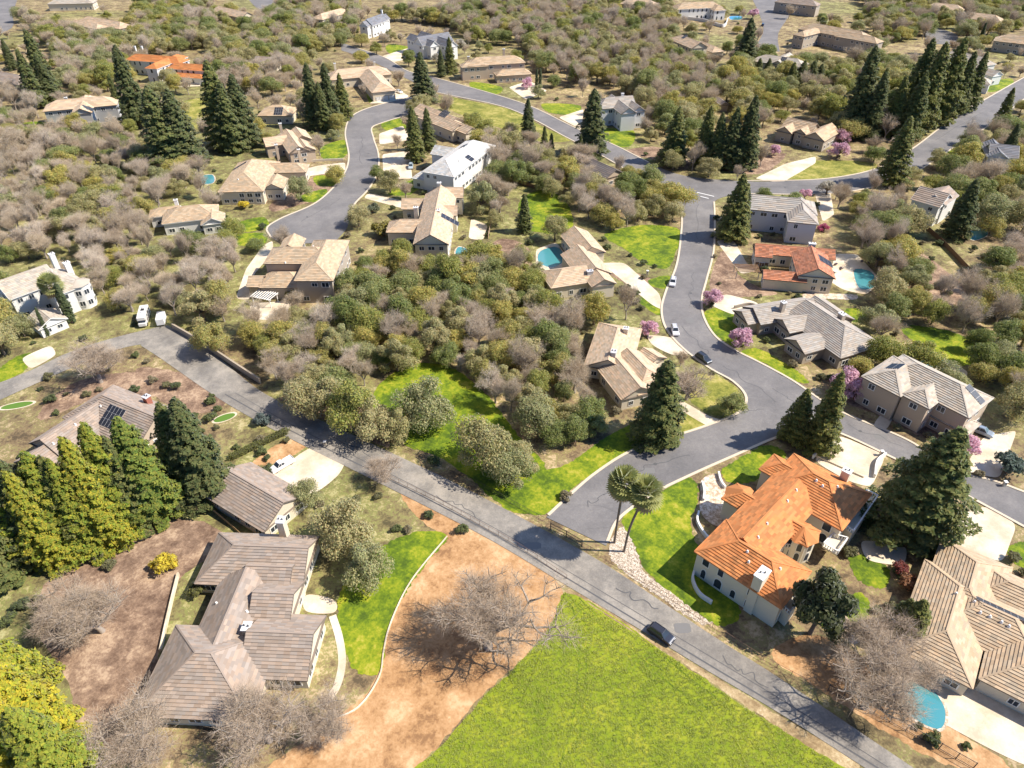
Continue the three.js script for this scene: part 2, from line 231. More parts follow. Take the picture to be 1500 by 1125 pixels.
// concrete drives, patios and walks
for (const [n, p, k] of [
  ['driveway', [[437, 666], [469, 648], [508, 672], [498, 695], [466, 721], [434, 730], [400, 712], [385, 695], [410, 690]]], ['driveway', [[1190, 674], [1228, 637], [1298, 667], [1276, 715], [1240, 704]]], ['patio', [[1024, 703], [1050, 690], [1066, 715], [1072, 745], [1062, 775], [1040, 768], [1023, 748], [1027, 725]], 'stone'],
  ['driveway', [[1398, 775], [1420, 745], [1450, 742], [1490, 768], [1478, 800], [1468, 826], [1395, 795]]], ['pool_deck', [[1330, 985], [1375, 975], [1440, 985], [1520, 1030], [1520, 1130], [1455, 1100], [1385, 1062], [1308, 1018]], 'conc'],
  ['walk', [[982, 592], [994, 584], [1040, 611], [1066, 617], [1040, 627]]], ['driveway', [[880, 385], [915, 385], [966, 430], [972, 455], [955, 447]]], ['driveway', [[945, 490], [985, 494], [1012, 520], [985, 521], [955, 506]]], ['driveway', [[1048, 352], [1075, 352], [1095, 388], [1112, 396], [1085, 402], [1066, 376]]],
  ['driveway', [[1040, 447], [1062, 430], [1110, 443], [1117, 456], [1075, 462]]], ['walk', [[1277, 624], [1296, 600], [1311, 606], [1298, 632]]], ['driveway', [[1410, 690], [1440, 640], [1490, 630], [1464, 702]]], ['driveway', [[405, 258], [470, 242], [506, 238], [506, 250], [440, 260]]], ['driveway', [[345, 438], [360, 395], [385, 360], [400, 352], [400, 370], [372, 402], [366, 440]]],
  ['driveway', [[540, 152], [580, 130], [600, 141], [570, 151]]], ['driveway', [[555, 196], [590, 184], [602, 205], [556, 212]]], ['driveway', [[560, 226], [600, 221], [604, 262], [562, 262]]], ['driveway', [[540, 283], [590, 294], [592, 306], [532, 290]]], ['driveway', [[745, 128], [775, 118], [802, 133], [770, 146]]], ['driveway', [[818, 172], [855, 160], [852, 190], [836, 182]]], ['driveway', [[560, 82], [600, 70], [612, 82], [575, 92]]],
  ['driveway', [[1105, 262], [1150, 240], [1195, 229], [1195, 239], [1145, 268]]], ['driveway', [[1193, 283], [1216, 279], [1222, 315], [1205, 325]]], ['driveway', [[30, 525], [75, 505], [84, 520], [45, 542]]], ['terrace', [[1215, 372], [1255, 372], [1290, 410], [1270, 432], [1235, 425], [1205, 405]]], ['pool_deck', [[1325, 510], [1345, 505], [1420, 545], [1410, 560], [1330, 528]]], ['walk', [[1180, 428], [1258, 432], [1255, 440], [1170, 436]], 'stone'], ['patio', [[785, 365], [815, 355], [838, 385], [815, 400], [785, 392]]],
  ['patio', [[1240, 935], [1262, 920], [1268, 936], [1250, 946]], 'stone'], ['patio', [[1258, 790], [1330, 800], [1325, 830], [1268, 822]]], ['patio', [[445, 868], [494, 878], [494, 900], [443, 898]]], ['driveway', [[250, 118], [310, 112], [318, 125], [255, 128]]], ['patio', [[365, 445], [430, 440], [420, 470], [370, 468]]], ['patio', [[690, 320], [715, 330], [708, 352], [686, 350]]], ['driveway', [[1440, 148], [1420, 160], [1405, 158], [1425, 140]]]
]) sheet(n, p, lay(.052), M[k || 'conc'], { corners: true });
// pools
for (const [p] of [[[[1310, 978], [1338, 982], [1362, 1004], [1384, 1040], [1376, 1068], [1335, 1050], [1306, 1016]]], [[[1254, 394], [1275, 398], [1281, 420], [1262, 424], [1252, 408]]], [[[1340, 515], [1370, 518], [1382, 530], [1360, 538], [1342, 526]]], [[[1415, 343], [1440, 335], [1447, 343], [1425, 352]]], [[[792, 368], [815, 362], [826, 382], [808, 392], [790, 385]]], [[[296, 258], [310, 256], [312, 268], [300, 270]]], [[[1205, 98], [1222, 100], [1220, 105], [1206, 103]]], [[[1070, 24], [1086, 24], [1084, 29], [1072, 29]]], [[[672, 362], [685, 366], [680, 378], [668, 374]]]]) {
  const w = smoothPts(p, true, 40), cx = w.reduce((s, q) => s + q.x, 0) / w.length, cz = w.reduce((s, q) => s + q.z, 0) / w.length;
  sheet('pool_coping', w.map(q => { const d = V(q.x - cx, 0, q.z - cz).normalize(); return V(q.x + d.x * .45, 0, q.z + d.z * .45); }), .078, M.stone, { smooth: false });
  sheet("swimming_pool", w, .084, M.water, { smooth: false });
}

for (const pts of [[[826, 872], [842, 900], [848, 945], [846, 1000], [838, 1060], [820, 1125]], [[834, 872], [852, 900], [858, 945], [858, 1000], [852, 1060], [838, 1125]], [[840, 878], [880, 920], [925, 965], [960, 1000]], [[848, 876], [890, 916], [936, 958], [985, 1005], [1040, 1040]], [[860, 880], [930, 925], [1000, 985], [1080, 1045]]])
  { const l = smoothPts(pts, false, 60), r = rngOf(pts[0][0]), A = offsetLine(l, -.14), B = offsetLine(l, .14); structure(new THREE.Mesh(ribbonGeo(A.map(p => V(p.x + (r() - .5) * .2, 0, p.z)), B.map(p => V(p.x + (r() - .5) * .2, 0, p.z)), .048), M.grass), 'tyre_track'); }

{ const l = smoothPts([[487, 902], [497, 935], [501, 972], [492, 1008], [470, 1038]], false, 40); structure(new THREE.Mesh(ribbonGeo(offsetLine(l, -.65), offsetLine(l, .65), .056), M.conc), 'garden_path'); }
// cracks, patches and covers in the asphalt
{ const r = rngOf(61); const spots = [[930, 690, 1010, 665], [860, 740, 900, 715], [1010, 450, 1015, 400], [1020, 350, 1022, 300], [1060, 535, 1140, 590], [1000, 480, 1040, 520], [530, 200, 528, 240], [500, 290, 440, 325], [1240, 620, 1320, 655], [700, 140, 760, 160], [1370, 205, 1440, 165], [640, 725, 700, 755], [900, 860, 960, 895], [1060, 965, 1120, 1005], [480, 640, 540, 668], [1100, 275, 1200, 272], [1050, 610, 1120, 600], [1130, 570, 1190, 605]];
  for (const [a, b, c, d] of spots) { const A = G(a, b), B = G(c, d), pts = []; for (let i = 0; i <= 9; i++) { const q = A.clone().lerp(B, i / 9); pts.push(V(q.x + (r() - .5) * 1.4, 0, q.z + (r() - .5) * 1.4)); } const l = smoothPts(pts, false, 60), w = .05 + r() * .05; structure(new THREE.Mesh(ribbonGeo(offsetLine(l, -w), offsetLine(l, w), .114), M.tar), 'tar_crack'); }
  for (const [x, y, w, h] of [[1010, 470, 2.2, 3], [950, 690, 3, 1.8], [1290, 640, 3, 2], [520, 260, 2.4, 3.4], [780, 800, 3.5, 1.6], [1000, 920, 3, 2]]) { const q = G(x, y), e = []; for (let i = 0; i < 14; i++) { const t = i / 14 * 6.283; e.push(V(q.x + Math.sign(Math.cos(t)) * Math.pow(Math.abs(Math.cos(t)), .4) * w / 2 + (r() - .5) * .2, 0, q.z + Math.sign(Math.sin(t)) * Math.pow(Math.abs(Math.sin(t)), .4) * h / 2 + (r() - .5) * .2)); } sheet('asphalt_patch', e, .11, M.patch, { smooth: false }); }
  for (const [x, y] of [[1012, 430], [1080, 590], [960, 680], [540, 225], [450, 318], [1260, 632], [860, 200], [1150, 275]]) { const g = new THREE.CylinderGeometry(.42, .42, .02, 20); g.translate(0, .118, 0); const m = structure(new THREE.Mesh(g, M.tar), 'manhole_cover'); m.position.copy(G(x, y)); } }

// ---------------------------------------------------------------- houses
const footprints = [];   // {c,u,v,L,W} of every roofed block, with a margin for planting
function bar(a, b, w, h) { // a box from a to b
  const d = b.clone().sub(a), L = d.length(), g = new THREE.BoxGeometry(w, h, L); const m = new THREE.Matrix4().lookAt(a, b, Math.abs(d.y) > .99 * L ? V(1, 0, 0) : V(0, 1, 0)); g.applyMatrix4(m); const c = a.clone().add(b).multiplyScalar(.5); g.translate(c.x, c.y, c.z); return g;
}
// roof plane in tile courses: a,b eave ends, c,d the upper ends (c above b, d above a)
function coursePlane(a, b, c, d, course, seg, lip, rnd, spread) {
  const e1 = b.clone().sub(a), Lb = e1.length(); e1.normalize();
  const up = d.clone().sub(a); let e2 = up.clone().sub(e1.clone().multiplyScalar(up.dot(e1))); const H = e2.length(); e2.normalize();
  const n = e1.clone().cross(e2).normalize(); if (n.y < 0) n.negate();
  const ua = up.dot(e1), ub = c.clone().sub(a).dot(e1);
  const pos = [], col = [], uv = [], idx = [];
  const put = (u, v, o, k) => { const p = a.clone().addScaledVector(e1, u).addScaledVector(e2, v).addScaledVector(n, o); pos.push(p.x, p.y, p.z); col.push(k[0], k[1], k[2]); uv.push(u, v); return pos.length / 3 - 1; };
  const N = Math.max(2, Math.round(H / course));
  for (let i = 0; i < N; i++) {
    const v0 = H * i / N, v1 = H * (i + 1) / N, l0 = ua * v0 / H, r0 = Lb + (ub - Lb) * v0 / H, l1 = ua * v1 / H, r1 = Lb + (ub - Lb) * v1 / H;
    const S = Math.max(1, Math.round((r0 - l0) / seg));
    for (let s = 0; s < S; s++) {
      const f0 = s / S, f1 = (s + 1) / S, t = 1 + (rnd() - .5) * spread, w = (rnd() - .5) * spread * .35, k = [t * (1 + w), t, t * (1 - w)];
      const A = put(l0 + (r0 - l0) * f0, v0 - .03, lip, k), B = put(l0 + (r0 - l0) * f1, v0 - .03, lip, k), Cc = put(l1 + (r1 - l1) * f1, v1, .004, k), Dd = put(l1 + (r1 - l1) * f0, v1, .004, k);
      idx.push(A, B, Cc, A, Cc, Dd);
      const E = put(l0 + (r0 - l0) * f0, v0 - .03, -.01, k), F = put(l0 + (r0 - l0) * f1, v0 - .03, -.01, k), A2 = put(l0 + (r0 - l0) * f0, v0 - .03, lip, k), B2 = put(l0 + (r0 - l0) * f1, v0 - .03, lip, k);
      idx.push(E, F, B2, E, B2, A2);
    }
  }
  const g = new THREE.BufferGeometry(); g.setAttribute('position', new THREE.Float32BufferAttribute(pos, 3)); g.setAttribute('color', new THREE.Float32BufferAttribute(col, 3)); g.setAttribute('uv', new THREE.Float32BufferAttribute(uv, 2)); g.setIndex(idx); g.computeVertexNormals(); return g;
}
const roofMat = (r, g, b) => mat(r, g, b, .85, { vertexColors: true });
const RM = { brown: roofMat(.345, .275, .225), tan: roofMat(.50, .375, .25), grey: roofMat(.39, .345, .30), orange: roofMat(.56, .215, .07), terra: roofMat(.46, .19, .105), dark: roofMat(.19, .165, .155), pale: roofMat(.46, .40, .33), white: roofMat(.58, .56, .53), slate: roofMat(.2, .2, .22), beige: roofMat(.56, .42, .29) };
const WM = { cream: mat(.66, .58, .45, .9), white: mat(.74, .73, .70, .85), tan: mat(.5, .4, .3, .9), grey: mat(.42, .42, .42, .9), taupe: mat(.42, .36, .29, .9), ivory: mat(.70, .63, .50, .9), blue: mat(.62, .63, .65, .9) };
const winFrameGeo = (() => { const t = .09, gs = []; for (const [x, y, w, h] of [[0, .5 - t / 2, 1, t], [0, -.5 + t / 2, 1, t], [-.5 + t / 2, 0, t, 1 - 2 * t], [.5 - t / 2, 0, t, 1 - 2 * t], [0, 0, t * .6, 1 - 2 * t]]) { const g = new THREE.BoxGeometry(w, h, .1); g.translate(x, y, .05); gs.push(g); } return mergeGeometries(gs); })();
const winPaneGeo = (() => { const g = new THREE.BoxGeometry(.86, .86, .03); g.translate(0, 0, .03); return g; })();
function addWindow(parent, p, nrm, w, h, name = 'window', frameMat = M.frame) {
  const o = new THREE.Group(); o.name = name; o.position.copy(p); o.rotation.y = Math.atan2(nrm.x, nrm.z); o.scale.set(w, h, 1); parent.add(o);
  part(o, 'frame', winFrameGeo, frameMat); part(o, 'pane', winPaneGeo, M.glass); return o;
}
const blockPt = (k, s, t, y) => V(k.c.x + k.u.x * s + k.v.x * t, y, k.c.z + k.u.z * s + k.v.z * t);
const inBlock = (k, p, m) => { const dx = p.x - k.c.x, dz = p.z - k.c.z; return Math.abs(dx * k.u.x + dz * k.u.z) < k.L / 2 + m && Math.abs(dx * k.v.x + dz * k.v.z) < k.W / 2 + m; };
let houseSeed = 100;
function house(label, o) {
  const rnd = rngOf(houseSeed++);
  const far = o.far, course = far ? .85 : .56, seg = far ? 2.5 : 1.1, lip = far ? .13 : .12;
  const slope0 = o.slope || .52, roofM = RM[o.roof || 'tan'], wallM = WM[o.wall || 'cream'];
  const blocks = []; let base = null;
  for (const b of o.blocks) {
    const [ax, ay, bx, by, W, eave0, ends = 'hh', slope = slope0] = b, eave = o.name === 'villa' ? eave0 : eave0 >= 5 ? eave0 * 1.28 : ay < 430 ? eave0 * 1.25 : eave0;
    const hr = eave + W / 2 * slope, A = G(ax, ay, hr), B = G(bx, by, hr); A.y = B.y = 0;
    let ang = Math.atan2(B.z - A.z, B.x - A.x); const len = A.distanceTo(B);
    if (base === null) base = o.axis ? Math.atan2(G(...o.axis[1]).z - G(...o.axis[0]).z, G(...o.axis[1]).x - G(...o.axis[0]).x) : ang;
    const q = Math.PI / 2; if (!o.free) ang = base + Math.round((ang - base) / q) * q;
    const u = V(Math.cos(ang), 0, Math.sin(ang)), v = V(-u.z, 0, u.x), c = A.clone().add(B).multiplyScalar(.5), xa = ends[0] === 'h' ? W / 2 : .4, xb = ends[1] === 'h' ? W / 2 : .4;
    const L = len + xa + xb; c.addScaledVector(u, (xb - xa) / 2);
    blocks.push({ c, u, v, L, W, eave, slope, ends, hr, ra: -L / 2 + xa, rb: L / 2 - xb, planes: [] });
  }
  const centre = blocks[0].c.clone();
  const root = thing(o.name || 'house', label, o.cat || 'house', o.group, centre);
  const inner = (g) => { g.translate(-centre.x, 0, -centre.z); return g; };
  const loc = p => V(p.x - centre.x, p.y, p.z - centre.z);
  const walls = [], fas = [];
  blocks.forEach((k, bi) => {
    footprints.push(k);
    const P = (s, t, y) => blockPt(k, s, t, y), hl = k.L / 2, hw = k.W / 2, e = k.eave, h = k.hr, gA = k.ends[0] === 'g', gB = k.ends[1] === 'g';
    const ra = gA ? -hl : k.ra, rb = gB ? hl : k.rb, planes = [];
    planes.push([P(hl, hw, e), P(-hl, hw, e), P(ra, 0, h), P(rb, 0, h)]); planes.push([P(-hl, -hw, e), P(hl, -hw, e), P(rb, 0, h), P(ra, 0, h)]);
    if (!gA) planes.push([P(-hl, hw, e), P(-hl, -hw, e), P(ra, 0, h), P(ra, 0, h)]);
    if (!gB) planes.push([P(hl, -hw, e), P(hl, hw, e), P(rb, 0, h), P(rb, 0, h)]);
    k.planes = planes;
    const roof = part(root, 'roof', inner(mergeGeometries(planes.map(p => coursePlane(...p, course, seg, lip, rnd, o.spread ?? .36)))), (bi === o.altBlock && RM[o.altRoof]) || roofM);
    const caps = [bar(P(ra, 0, h + .05), P(rb + .01, 0, h + .05), .32, .14)];
    if (!gA) for (const t of [-hw, hw]) caps.push(bar(P(-hl, t, e + .05), P(ra, 0, h + .05), .28, .14));
    if (!gB) for (const t of [-hw, hw]) caps.push(bar(P(hl, t, e + .05), P(rb, 0, h + .05), .28, .14));
    const cm = roofM.clone(); cm.vertexColors = false; part(roof, 'ridge_cap', inner(mergeGeometries(caps)), k.capM || (o._cm ||= cm));
    // fascia boards
    const fb = (p, q) => fas.push(bar(p, q, .1, .24)); const y = e - .1;
    fb(P(-hl, hw, y), P(hl, hw, y)); fb(P(-hl, -hw, y), P(hl, -hw, y));
    for (const [g, s, r] of [[gA, -hl, -1], [gB, hl, 1]]) { if (!g) fb(P(s, -hw, y), P(s, hw, y)); else for (const t of [-hw, hw]) fas.push(bar(P(s, t, e - .06), P(s, 0, h - .06), .1, .24)); }
    // soffit closes the roof from below
    fas.push(bar(P(-hl + .05, 0, e - .16), P(hl - .05, 0, e - .16), k.W - .1, .05));
    // walls
    const wl = hl - .45 + (0), ww = hw - .5;
    const wb = bar(P(-wl, 0, (e - .2) / 2), P(wl, 0, (e - .2) / 2), ww * 2, e - .2); walls.push(wb);
    for (const [g, s] of [[gA, -wl], [gB, wl]]) if (g) { const tri = new THREE.BufferGeometry(), a = P(s, -hw + .1, e - .12), b = P(s, hw - .1, e - .12), c = P(s, 0, h - .08), s2 = s * .96, a2 = P(s2, -hw + .1, e - .12), b2 = P(s2, hw - .1, e - .12), c2 = P(s2, 0, h - .08);
      const ps = []; for (const f of [[a, b, c], [a2, c2, b2], [a, c, c2], [a, c2, a2], [b, b2, c2], [b, c2, c]]) for (const q of f) ps.push(q.x, q.y, q.z); tri.setAttribute('position', new THREE.Float32BufferAttribute(ps, 3)); tri.setAttribute('uv', new THREE.Float32BufferAttribute(new Float32Array(ps.length / 3 * 2), 2)); tri.computeVertexNormals(); tri.setIndex([...Array(ps.length / 3).keys()]); walls.push(tri); }
    // windows on the sides that can be seen
    for (const [nu, nv, half, len] of [[0, 1, hw - .5, wl * 2], [0, -1, hw - .5, wl * 2], [1, 0, wl, ww * 2], [-1, 0, wl, ww * 2]]) {
      const nrm = k.u.clone().multiplyScalar(nu).addScaledVector(k.v, nv), mid = k.c.clone().addScaledVector(nrm, half);
      if (nrm.dot(V(-mid.x, 0, -mid.z).normalize()) < -.15) continue;
      const tan = nu ? k.v : k.u, n = Math.floor((len - 1) / (far ? 3.4 : 3)); if (n < 1) continue;
      for (let i = 0; i < n; i++) for (const lev of e > 5 ? [1.55, e - 1.5] : [1.6]) {
        const off = ((i + .5) / n - .5) * (len - 1), p = mid.clone().addScaledVector(tan, off); p.y = lev;
        const ww_ = 1.3 + rnd() * 1.1, hh = e < 3.1 ? 1.2 : 1.35 + rnd() * .4; if (rnd() < .22) continue;
        const out = p.clone().addScaledVector(nrm, .5); if (blocks.some((q, j) => j !== bi && inBlock(q, out, -.3) && lev < q.hr - .2)) continue;
        if (o.arched) archWindow(root, loc(p), nrm, ww_ * .8, hh); else addWindow(root, loc(p), nrm, ww_, hh);
      }
      // a door or garage door on the asked side
    }
  });
  for (const d of o.doors || []) { const k = blocks[d[0]], [nu, nv] = d[1], nrm = k.u.clone().multiplyScalar(nu).addScaledVector(k.v, nv), half = nu ? k.L / 2 - .45 : k.W / 2 - .5, p = k.c.clone().addScaledVector(nrm, half + .02).addScaledVector(nu ? k.v : k.u, d[2]); const g = new THREE.Group(); g.name = d[5] || 'garage_door'; g.position.copy(loc(p)); g.rotation.y = Math.atan2(nrm.x, nrm.z); root.add(g); for (let i = 0; i < 4; i++) { const pg = new THREE.BoxGeometry(d[3], d[4] / 4 - .03, .06); pg.translate(0, d[4] / 8 + i * d[4] / 4, .05); part(g, 'panel', pg, d[6] || M.frame); } }
  part(root, 'wall', inner(mergeGeometries(walls)), wallM);
  part(root, 'fascia', inner(mergeGeometries(fas)), o.fascia || (o.wall === 'white' ? M.frame : fasciaM));
  const ray = (px, py, k, side) => { const pl = k.planes[side], n = pl[1].clone().sub(pl[0]).cross(pl[3].clone().sub(pl[0])).normalize(); if (n.y < 0) n.negate(); const o0 = V(0, CAM_H, 0), d = G(px, py, 0).sub(o0), t = pl[0].clone().sub(o0).dot(n) / d.dot(n); return [o0.addScaledVector(d, t), n, pl[1].clone().sub(pl[0]).normalize()]; };
  const onRoof = (px, py) => { let best = null; for (const k of blocks) k.planes.forEach((pl, i) => { const r = ray(px, py, k, i); if (inPoly(r[0].x, r[0].z, pl) && (!best || r[0].y > best[0].y)) best = r; }); return best; };
  for (const [px, py, h, w = 1.1, d = 1.1, m] of o.chimneys || []) {
    const p = G(px, py, h), g = new THREE.BoxGeometry(w, h, d); g.rotateY(-base); g.translate(p.x, h / 2, p.z); const ch = part(root, 'chimney', inner(g), m || wallM);
    const cg = new THREE.BoxGeometry(w + .25, .22, d + .25); cg.rotateY(-base); cg.translate(p.x, h + .11, p.z); part(ch, 'chimney_cap', inner(cg), m ? M.alu : M.white);
    for (const s of [-.22, .22]) { const f = new THREE.CylinderGeometry(.13, .15, .4, 8); f.translate(p.x + s * w, h + .4, p.z + s * .3); part(ch, 'flue', inner(f), M.tar); }
  }
  for (const [, , px, py, cols, rows, pw = 1.05, ph = 1.7] of o.solar || []) {
    const hit = onRoof(px, py); if (!hit) continue; const [p, n, e1] = hit, e2 = n.clone().cross(e1); const m4 = new THREE.Matrix4().makeBasis(e1, n, e2.clone().negate());
    for (let i = 0; i < cols; i++) for (let j = 0; j < rows; j++) { const g = part(root, 'solar_panel', solarGeo, M.alu); g.quaternion.setFromRotationMatrix(m4); g.scale.set(pw - .04, 1, ph - .04); g.position.copy(loc(p)).addScaledVector(e1, (i - (cols - 1) / 2) * pw).addScaledVector(e2, (j - (rows - 1) / 2) * ph).addScaledVector(n, .16); const c = part(g, 'cell_face', solarFaceGeo, M.solar); }
  }
  for (const [bi, side, px, py, kind] of o.vents || []) { const hit = onRoof(px, py); if (!hit) continue; const [p, n] = hit; const g = new THREE.CylinderGeometry(.16, .3, .5, 10); const m = part(root, kind || 'roof_vent', g, kind === 'skylight' ? M.glass : M.white); m.position.copy(loc(p)).addScaledVector(n, .15); }
  return { root, blocks, loc, centre, base, inner };
}
const fasciaM = mat(.2, .16, .13, .8);
const solarGeo = new THREE.BoxGeometry(1, .05, 1), solarFaceGeo = (() => { const g = new THREE.BoxGeometry(.96, .02, .97); g.translate(0, .03, 0); return g; })();
const archFrame = (() => { const s = new THREE.Shape(); s.moveTo(-.5, -.6); s.lineTo(.5, -.6); s.lineTo(.5, .3); s.absarc(0, .3, .5, 0, Math.PI); s.lineTo(-.5, -.6); const g = new THREE.ExtrudeGeometry(s, { depth: .06, bevelEnabled: false, curveSegments: 8 }); return g; })();
const archPane = (() => { const s = new THREE.Shape(); s.moveTo(-.4, -.52); s.lineTo(.4, -.52); s.lineTo(.4, .3); s.absarc(0, .3, .4, 0, Math.PI); s.lineTo(-.4, -.52); const g = new THREE.ExtrudeGeometry(s, { depth: .03, bevelEnabled: false, curveSegments: 8 }); g.translate(0, 0, .05); return g; })();
function archWindow(parent, p, nrm, w, h) { const o = new THREE.Group(); o.name = 'arched_window'; o.position.copy(p); o.rotation.y = Math.atan2(nrm.x, nrm.z); o.scale.set(w, h * 1.15, 1); parent.add(o); part(o, 'frame', archFrame, M.frame); part(o, 'pane', archPane, M.glass); }

// the tile-roofed house by the bare oak
const H1 = house('brown tiled single-storey house with several gabled wings beside the bare oak', { roof: 'brown', wall: 'cream', slope: .64, axis: [[360, 833], [309, 954]], blocks: [[360, 833, 309, 954, 11, 3.2, 'gg'], [340, 805, 450, 796, 12, 3.2, 'hg'], [362, 832, 426, 827, 8, 3.7, 'gg'], [372, 871, 428, 866, 10.6, 3.4, 'gg'], [362, 932, 457, 921, 12, 3.2, 'gg'], [285, 958, 310, 955, 16, 3, 'hh']],
  chimneys: [[361, 918, 6.2, 1.6, 1.2], [411, 762, 8, 1.6, 1.3]], vents: [[0, 0, 318, 884], [3, 0, 361, 896]] });
house('long brown tiled garage behind the concrete drive with the white pickup', { name: 'garage', cat: 'garage', roof: 'brown', wall: 'cream', blocks: [[331, 687, 414, 735, 12, 3.1, 'gg']] });
house('brown tiled house with large solar array and brick chimney behind redwoods', { roof: 'brown', wall: 'tan', slope: .6, blocks: [[150, 579, 226, 610, 14, 3.6, 'hg'], [60, 642, 150, 585, 12, 3.4, 'gg'], [35, 672, 95, 632, 9, 3.2, 'gg']], chimneys: [[214, 581, 6.8, 1.3, 1.3, M.brick]], solar: [[0, 0, 165, 611, 5, 3]], vents: [[0, 0, 148, 595], [1, 0, 110, 622], [1, 0, 78, 650]] });
house('tan two-storey hip-roofed house at the end of the cul-de-sac', { roof: 'tan', wall: 'taupe', blocks: [[417, 361, 462, 363, 11, 6, 'hh'], [468, 352, 474, 384, 11.5, 6, 'hh'], [408, 398, 424, 399, 10, 3.3, 'hh'], [425, 343, 428, 358, 7, 5.6, 'gg'], [366, 407, 384, 402, 7, 3, 'gg']], axis: [[400, 393], [450, 393]], vents: [[0, 0, 445, 361], [0, 0, 459, 361], [0, 0, 418, 385]] });
house('beige steep-roofed house with three chimneys and solar panels above the grove', { roof: 'beige', wall: 'ivory', slope: .6, blocks: [[636, 272, 641, 343, 11.5, 5.2, 'gg'], [590, 291, 636, 291, 8, 3.4, 'gg'], [586, 323, 638, 320, 9, 4, 'hg'], [638, 272, 676, 277, 8, 5.2, 'gg'], [640, 300, 668, 303, 7, 5.2, 'gg']], axis: [[590, 291], [636, 291]], chimneys: [[643, 268, 11, 1.3, 1.3], [609, 304, 9, 1.5, 1.2], [641, 308, 10, 1.5, 1.2]], solar: [[0, 1, 659, 322, 3, 4]], });
house('white house with pale tiled roof and blue solar panels beside the tall redwood', { roof: 'white', wall: 'white', slope: .5, blocks: [[660, 205, 688, 234, 14, 6.4, 'hh'], [622, 251, 652, 256, 8, 3.2, 'hg'], [640, 212, 664, 218, 9, 5.4, 'gg']], axis: [[622, 251], [652, 256]], chimneys: [[671, 236, 10, 1.5, 1.1]], solar: [[0, 1, 680, 214, 4, 2], [0, 1, 688, 232, 3, 2]] });
house('tan gabled house with solar panels on the street corner by the redwoods', { roof: 'beige', wall: 'cream', slope: .5, far: 1, blocks: [[616, 152, 668, 172, 12, 4, 'gg'], [640, 160, 655, 185, 9, 4, 'gg'], [660, 165, 672, 190, 8, 4, 'gg']], solar: [[0, 1, 650, 168, 5, 3]], free: 0 });
house('tan hip-roofed house with pool awning behind the bright cul-de-sac lawns', { roof: 'tan', wall: 'cream', blocks: [[365, 233, 361, 252, 17, 4.2, 'hh'], [385, 238, 432, 240, 9, 3.6, 'gh'], [396, 256, 408, 268, 8, 3.6, 'gg']], axis: [[313, 289], [406, 287]], solar: [[0, 1, 352, 243, 2, 4]], vents: [[0, 0, 349, 263]] });
house('tan tiled house above the yellow shrub at the cul-de-sac', { roof: 'tan', wall: 'white', blocks: [[266, 299, 286, 304, 12, 3.6, 'hh'], [232, 305, 262, 301, 7, 3.2, 'hg'], [304, 308, 316, 318, 8, 3, 'gg']], axis: [[237, 337], [303, 329]], chimneys: [[257, 293, 7, 1.2, 1.2]] });
house('grey-tan gabled house with pale chimneys beside the curved drive', { roof: 'beige', wall: 'tan', slope: .55, far: 1, blocks: [[419, 189, 437, 214, 9, 4.2, 'gg'], [386, 202, 419, 198, 9, 4, 'gg'], [424, 188, 452, 196, 8, 4, 'gg'], [432, 205, 456, 212, 8, 4, 'gg']], chimneys: [[410, 181, 8, 1.2, 1.2], [404, 212, 7.5, 1.1, 1.1], [437, 219, 7.5, 1.1, 1.1]] });
house('small tan hip-roofed house with a square solar array', { roof: 'tan', wall: 'cream', far: 1, blocks: [[400, 153, 410, 154, 13, 3.2, 'hh']], axis: [[390, 165], [430, 165]], solar: [[0, 0, 408, 163, 4, 3]] });
const H14 = house('white house with broad beige roof and bay tower beside the tall cypresses', { roof: 'pale', wall: 'white', slope: .5, blocks: [[-5, 413, 66, 388, 13, 6, 'gg'], [60, 398, 96, 402, 10, 5.6, 'gh'], [48, 455, 80, 462, 8, 3, 'gg']], chimneys: [[75, 372, 11, 1.4, 1.3], [97, 385, 10.5, 1.6, 1.4]] });
house('wide tan-roofed house with three garage doors at the street corner', { roof: 'beige', wall: 'cream', far: 1, blocks: [[495, 101, 552, 97, 14, 3.8, 'hh'], [540, 101, 558, 120, 13, 3.8, 'hh']], axis: [[490, 103], [555, 97]], chimneys: [[490, 93, 7, 1.2, 1.2], [548, 91, 7, 1, 1]], doors: [[1, [1, 0], -4, 2.8, 2.4], [1, [1, 0], -.5, 2.8, 2.4], [1, [1, 0], 3, 2.8, 2.4]] });
house('white steep-gabled house with a tall white chimney among the oaks', { roof: 'slate', wall: 'white', slope: .85, far: 1, blocks: [[537, 28, 560, 20, 9, 6, 'gg'], [545, 20, 552, 32, 7, 6, 'gg']], chimneys: [[559, 15, 12, 1.1, 1.1]] });
house('white many-gabled house with grey shingle roof and blossom trees', { roof: 'slate', wall: 'white', slope: .8, far: 1, blocks: [[612, 54, 656, 47, 11, 6, 'gg'], [617, 48, 620, 62, 7, 6, 'gg'], [638, 44, 641, 62, 8, 6, 'gg'], [604, 58, 612, 60, 6, 3.4, 'gg']] });
house('tan two-storey hip-roofed house with a pink brick drive', { roof: 'tan', wall: 'tan', far: 1, blocks: [[698, 84, 752, 81, 12, 6, 'hh'], [738, 99, 764, 103, 9, 3.2, 'hh'], [688, 92, 700, 88, 8, 5.6, 'hh']], chimneys: [[686, 83, 9, 1.2, 1.2], [738, 72, 10, 1.3, 1.3]] });
house('white two-storey house with clustered grey gables on the avenue', { roof: 'grey', wall: 'blue', slope: .65, far: 1, blocks: [[888, 143, 926, 140, 11, 6.4, 'hg'], [905, 138, 912, 158, 8, 6.4, 'gg'], [922, 140, 930, 156, 7, 6.2, 'gg']], chimneys: [[912, 137, 11, 1.2, 1]] });
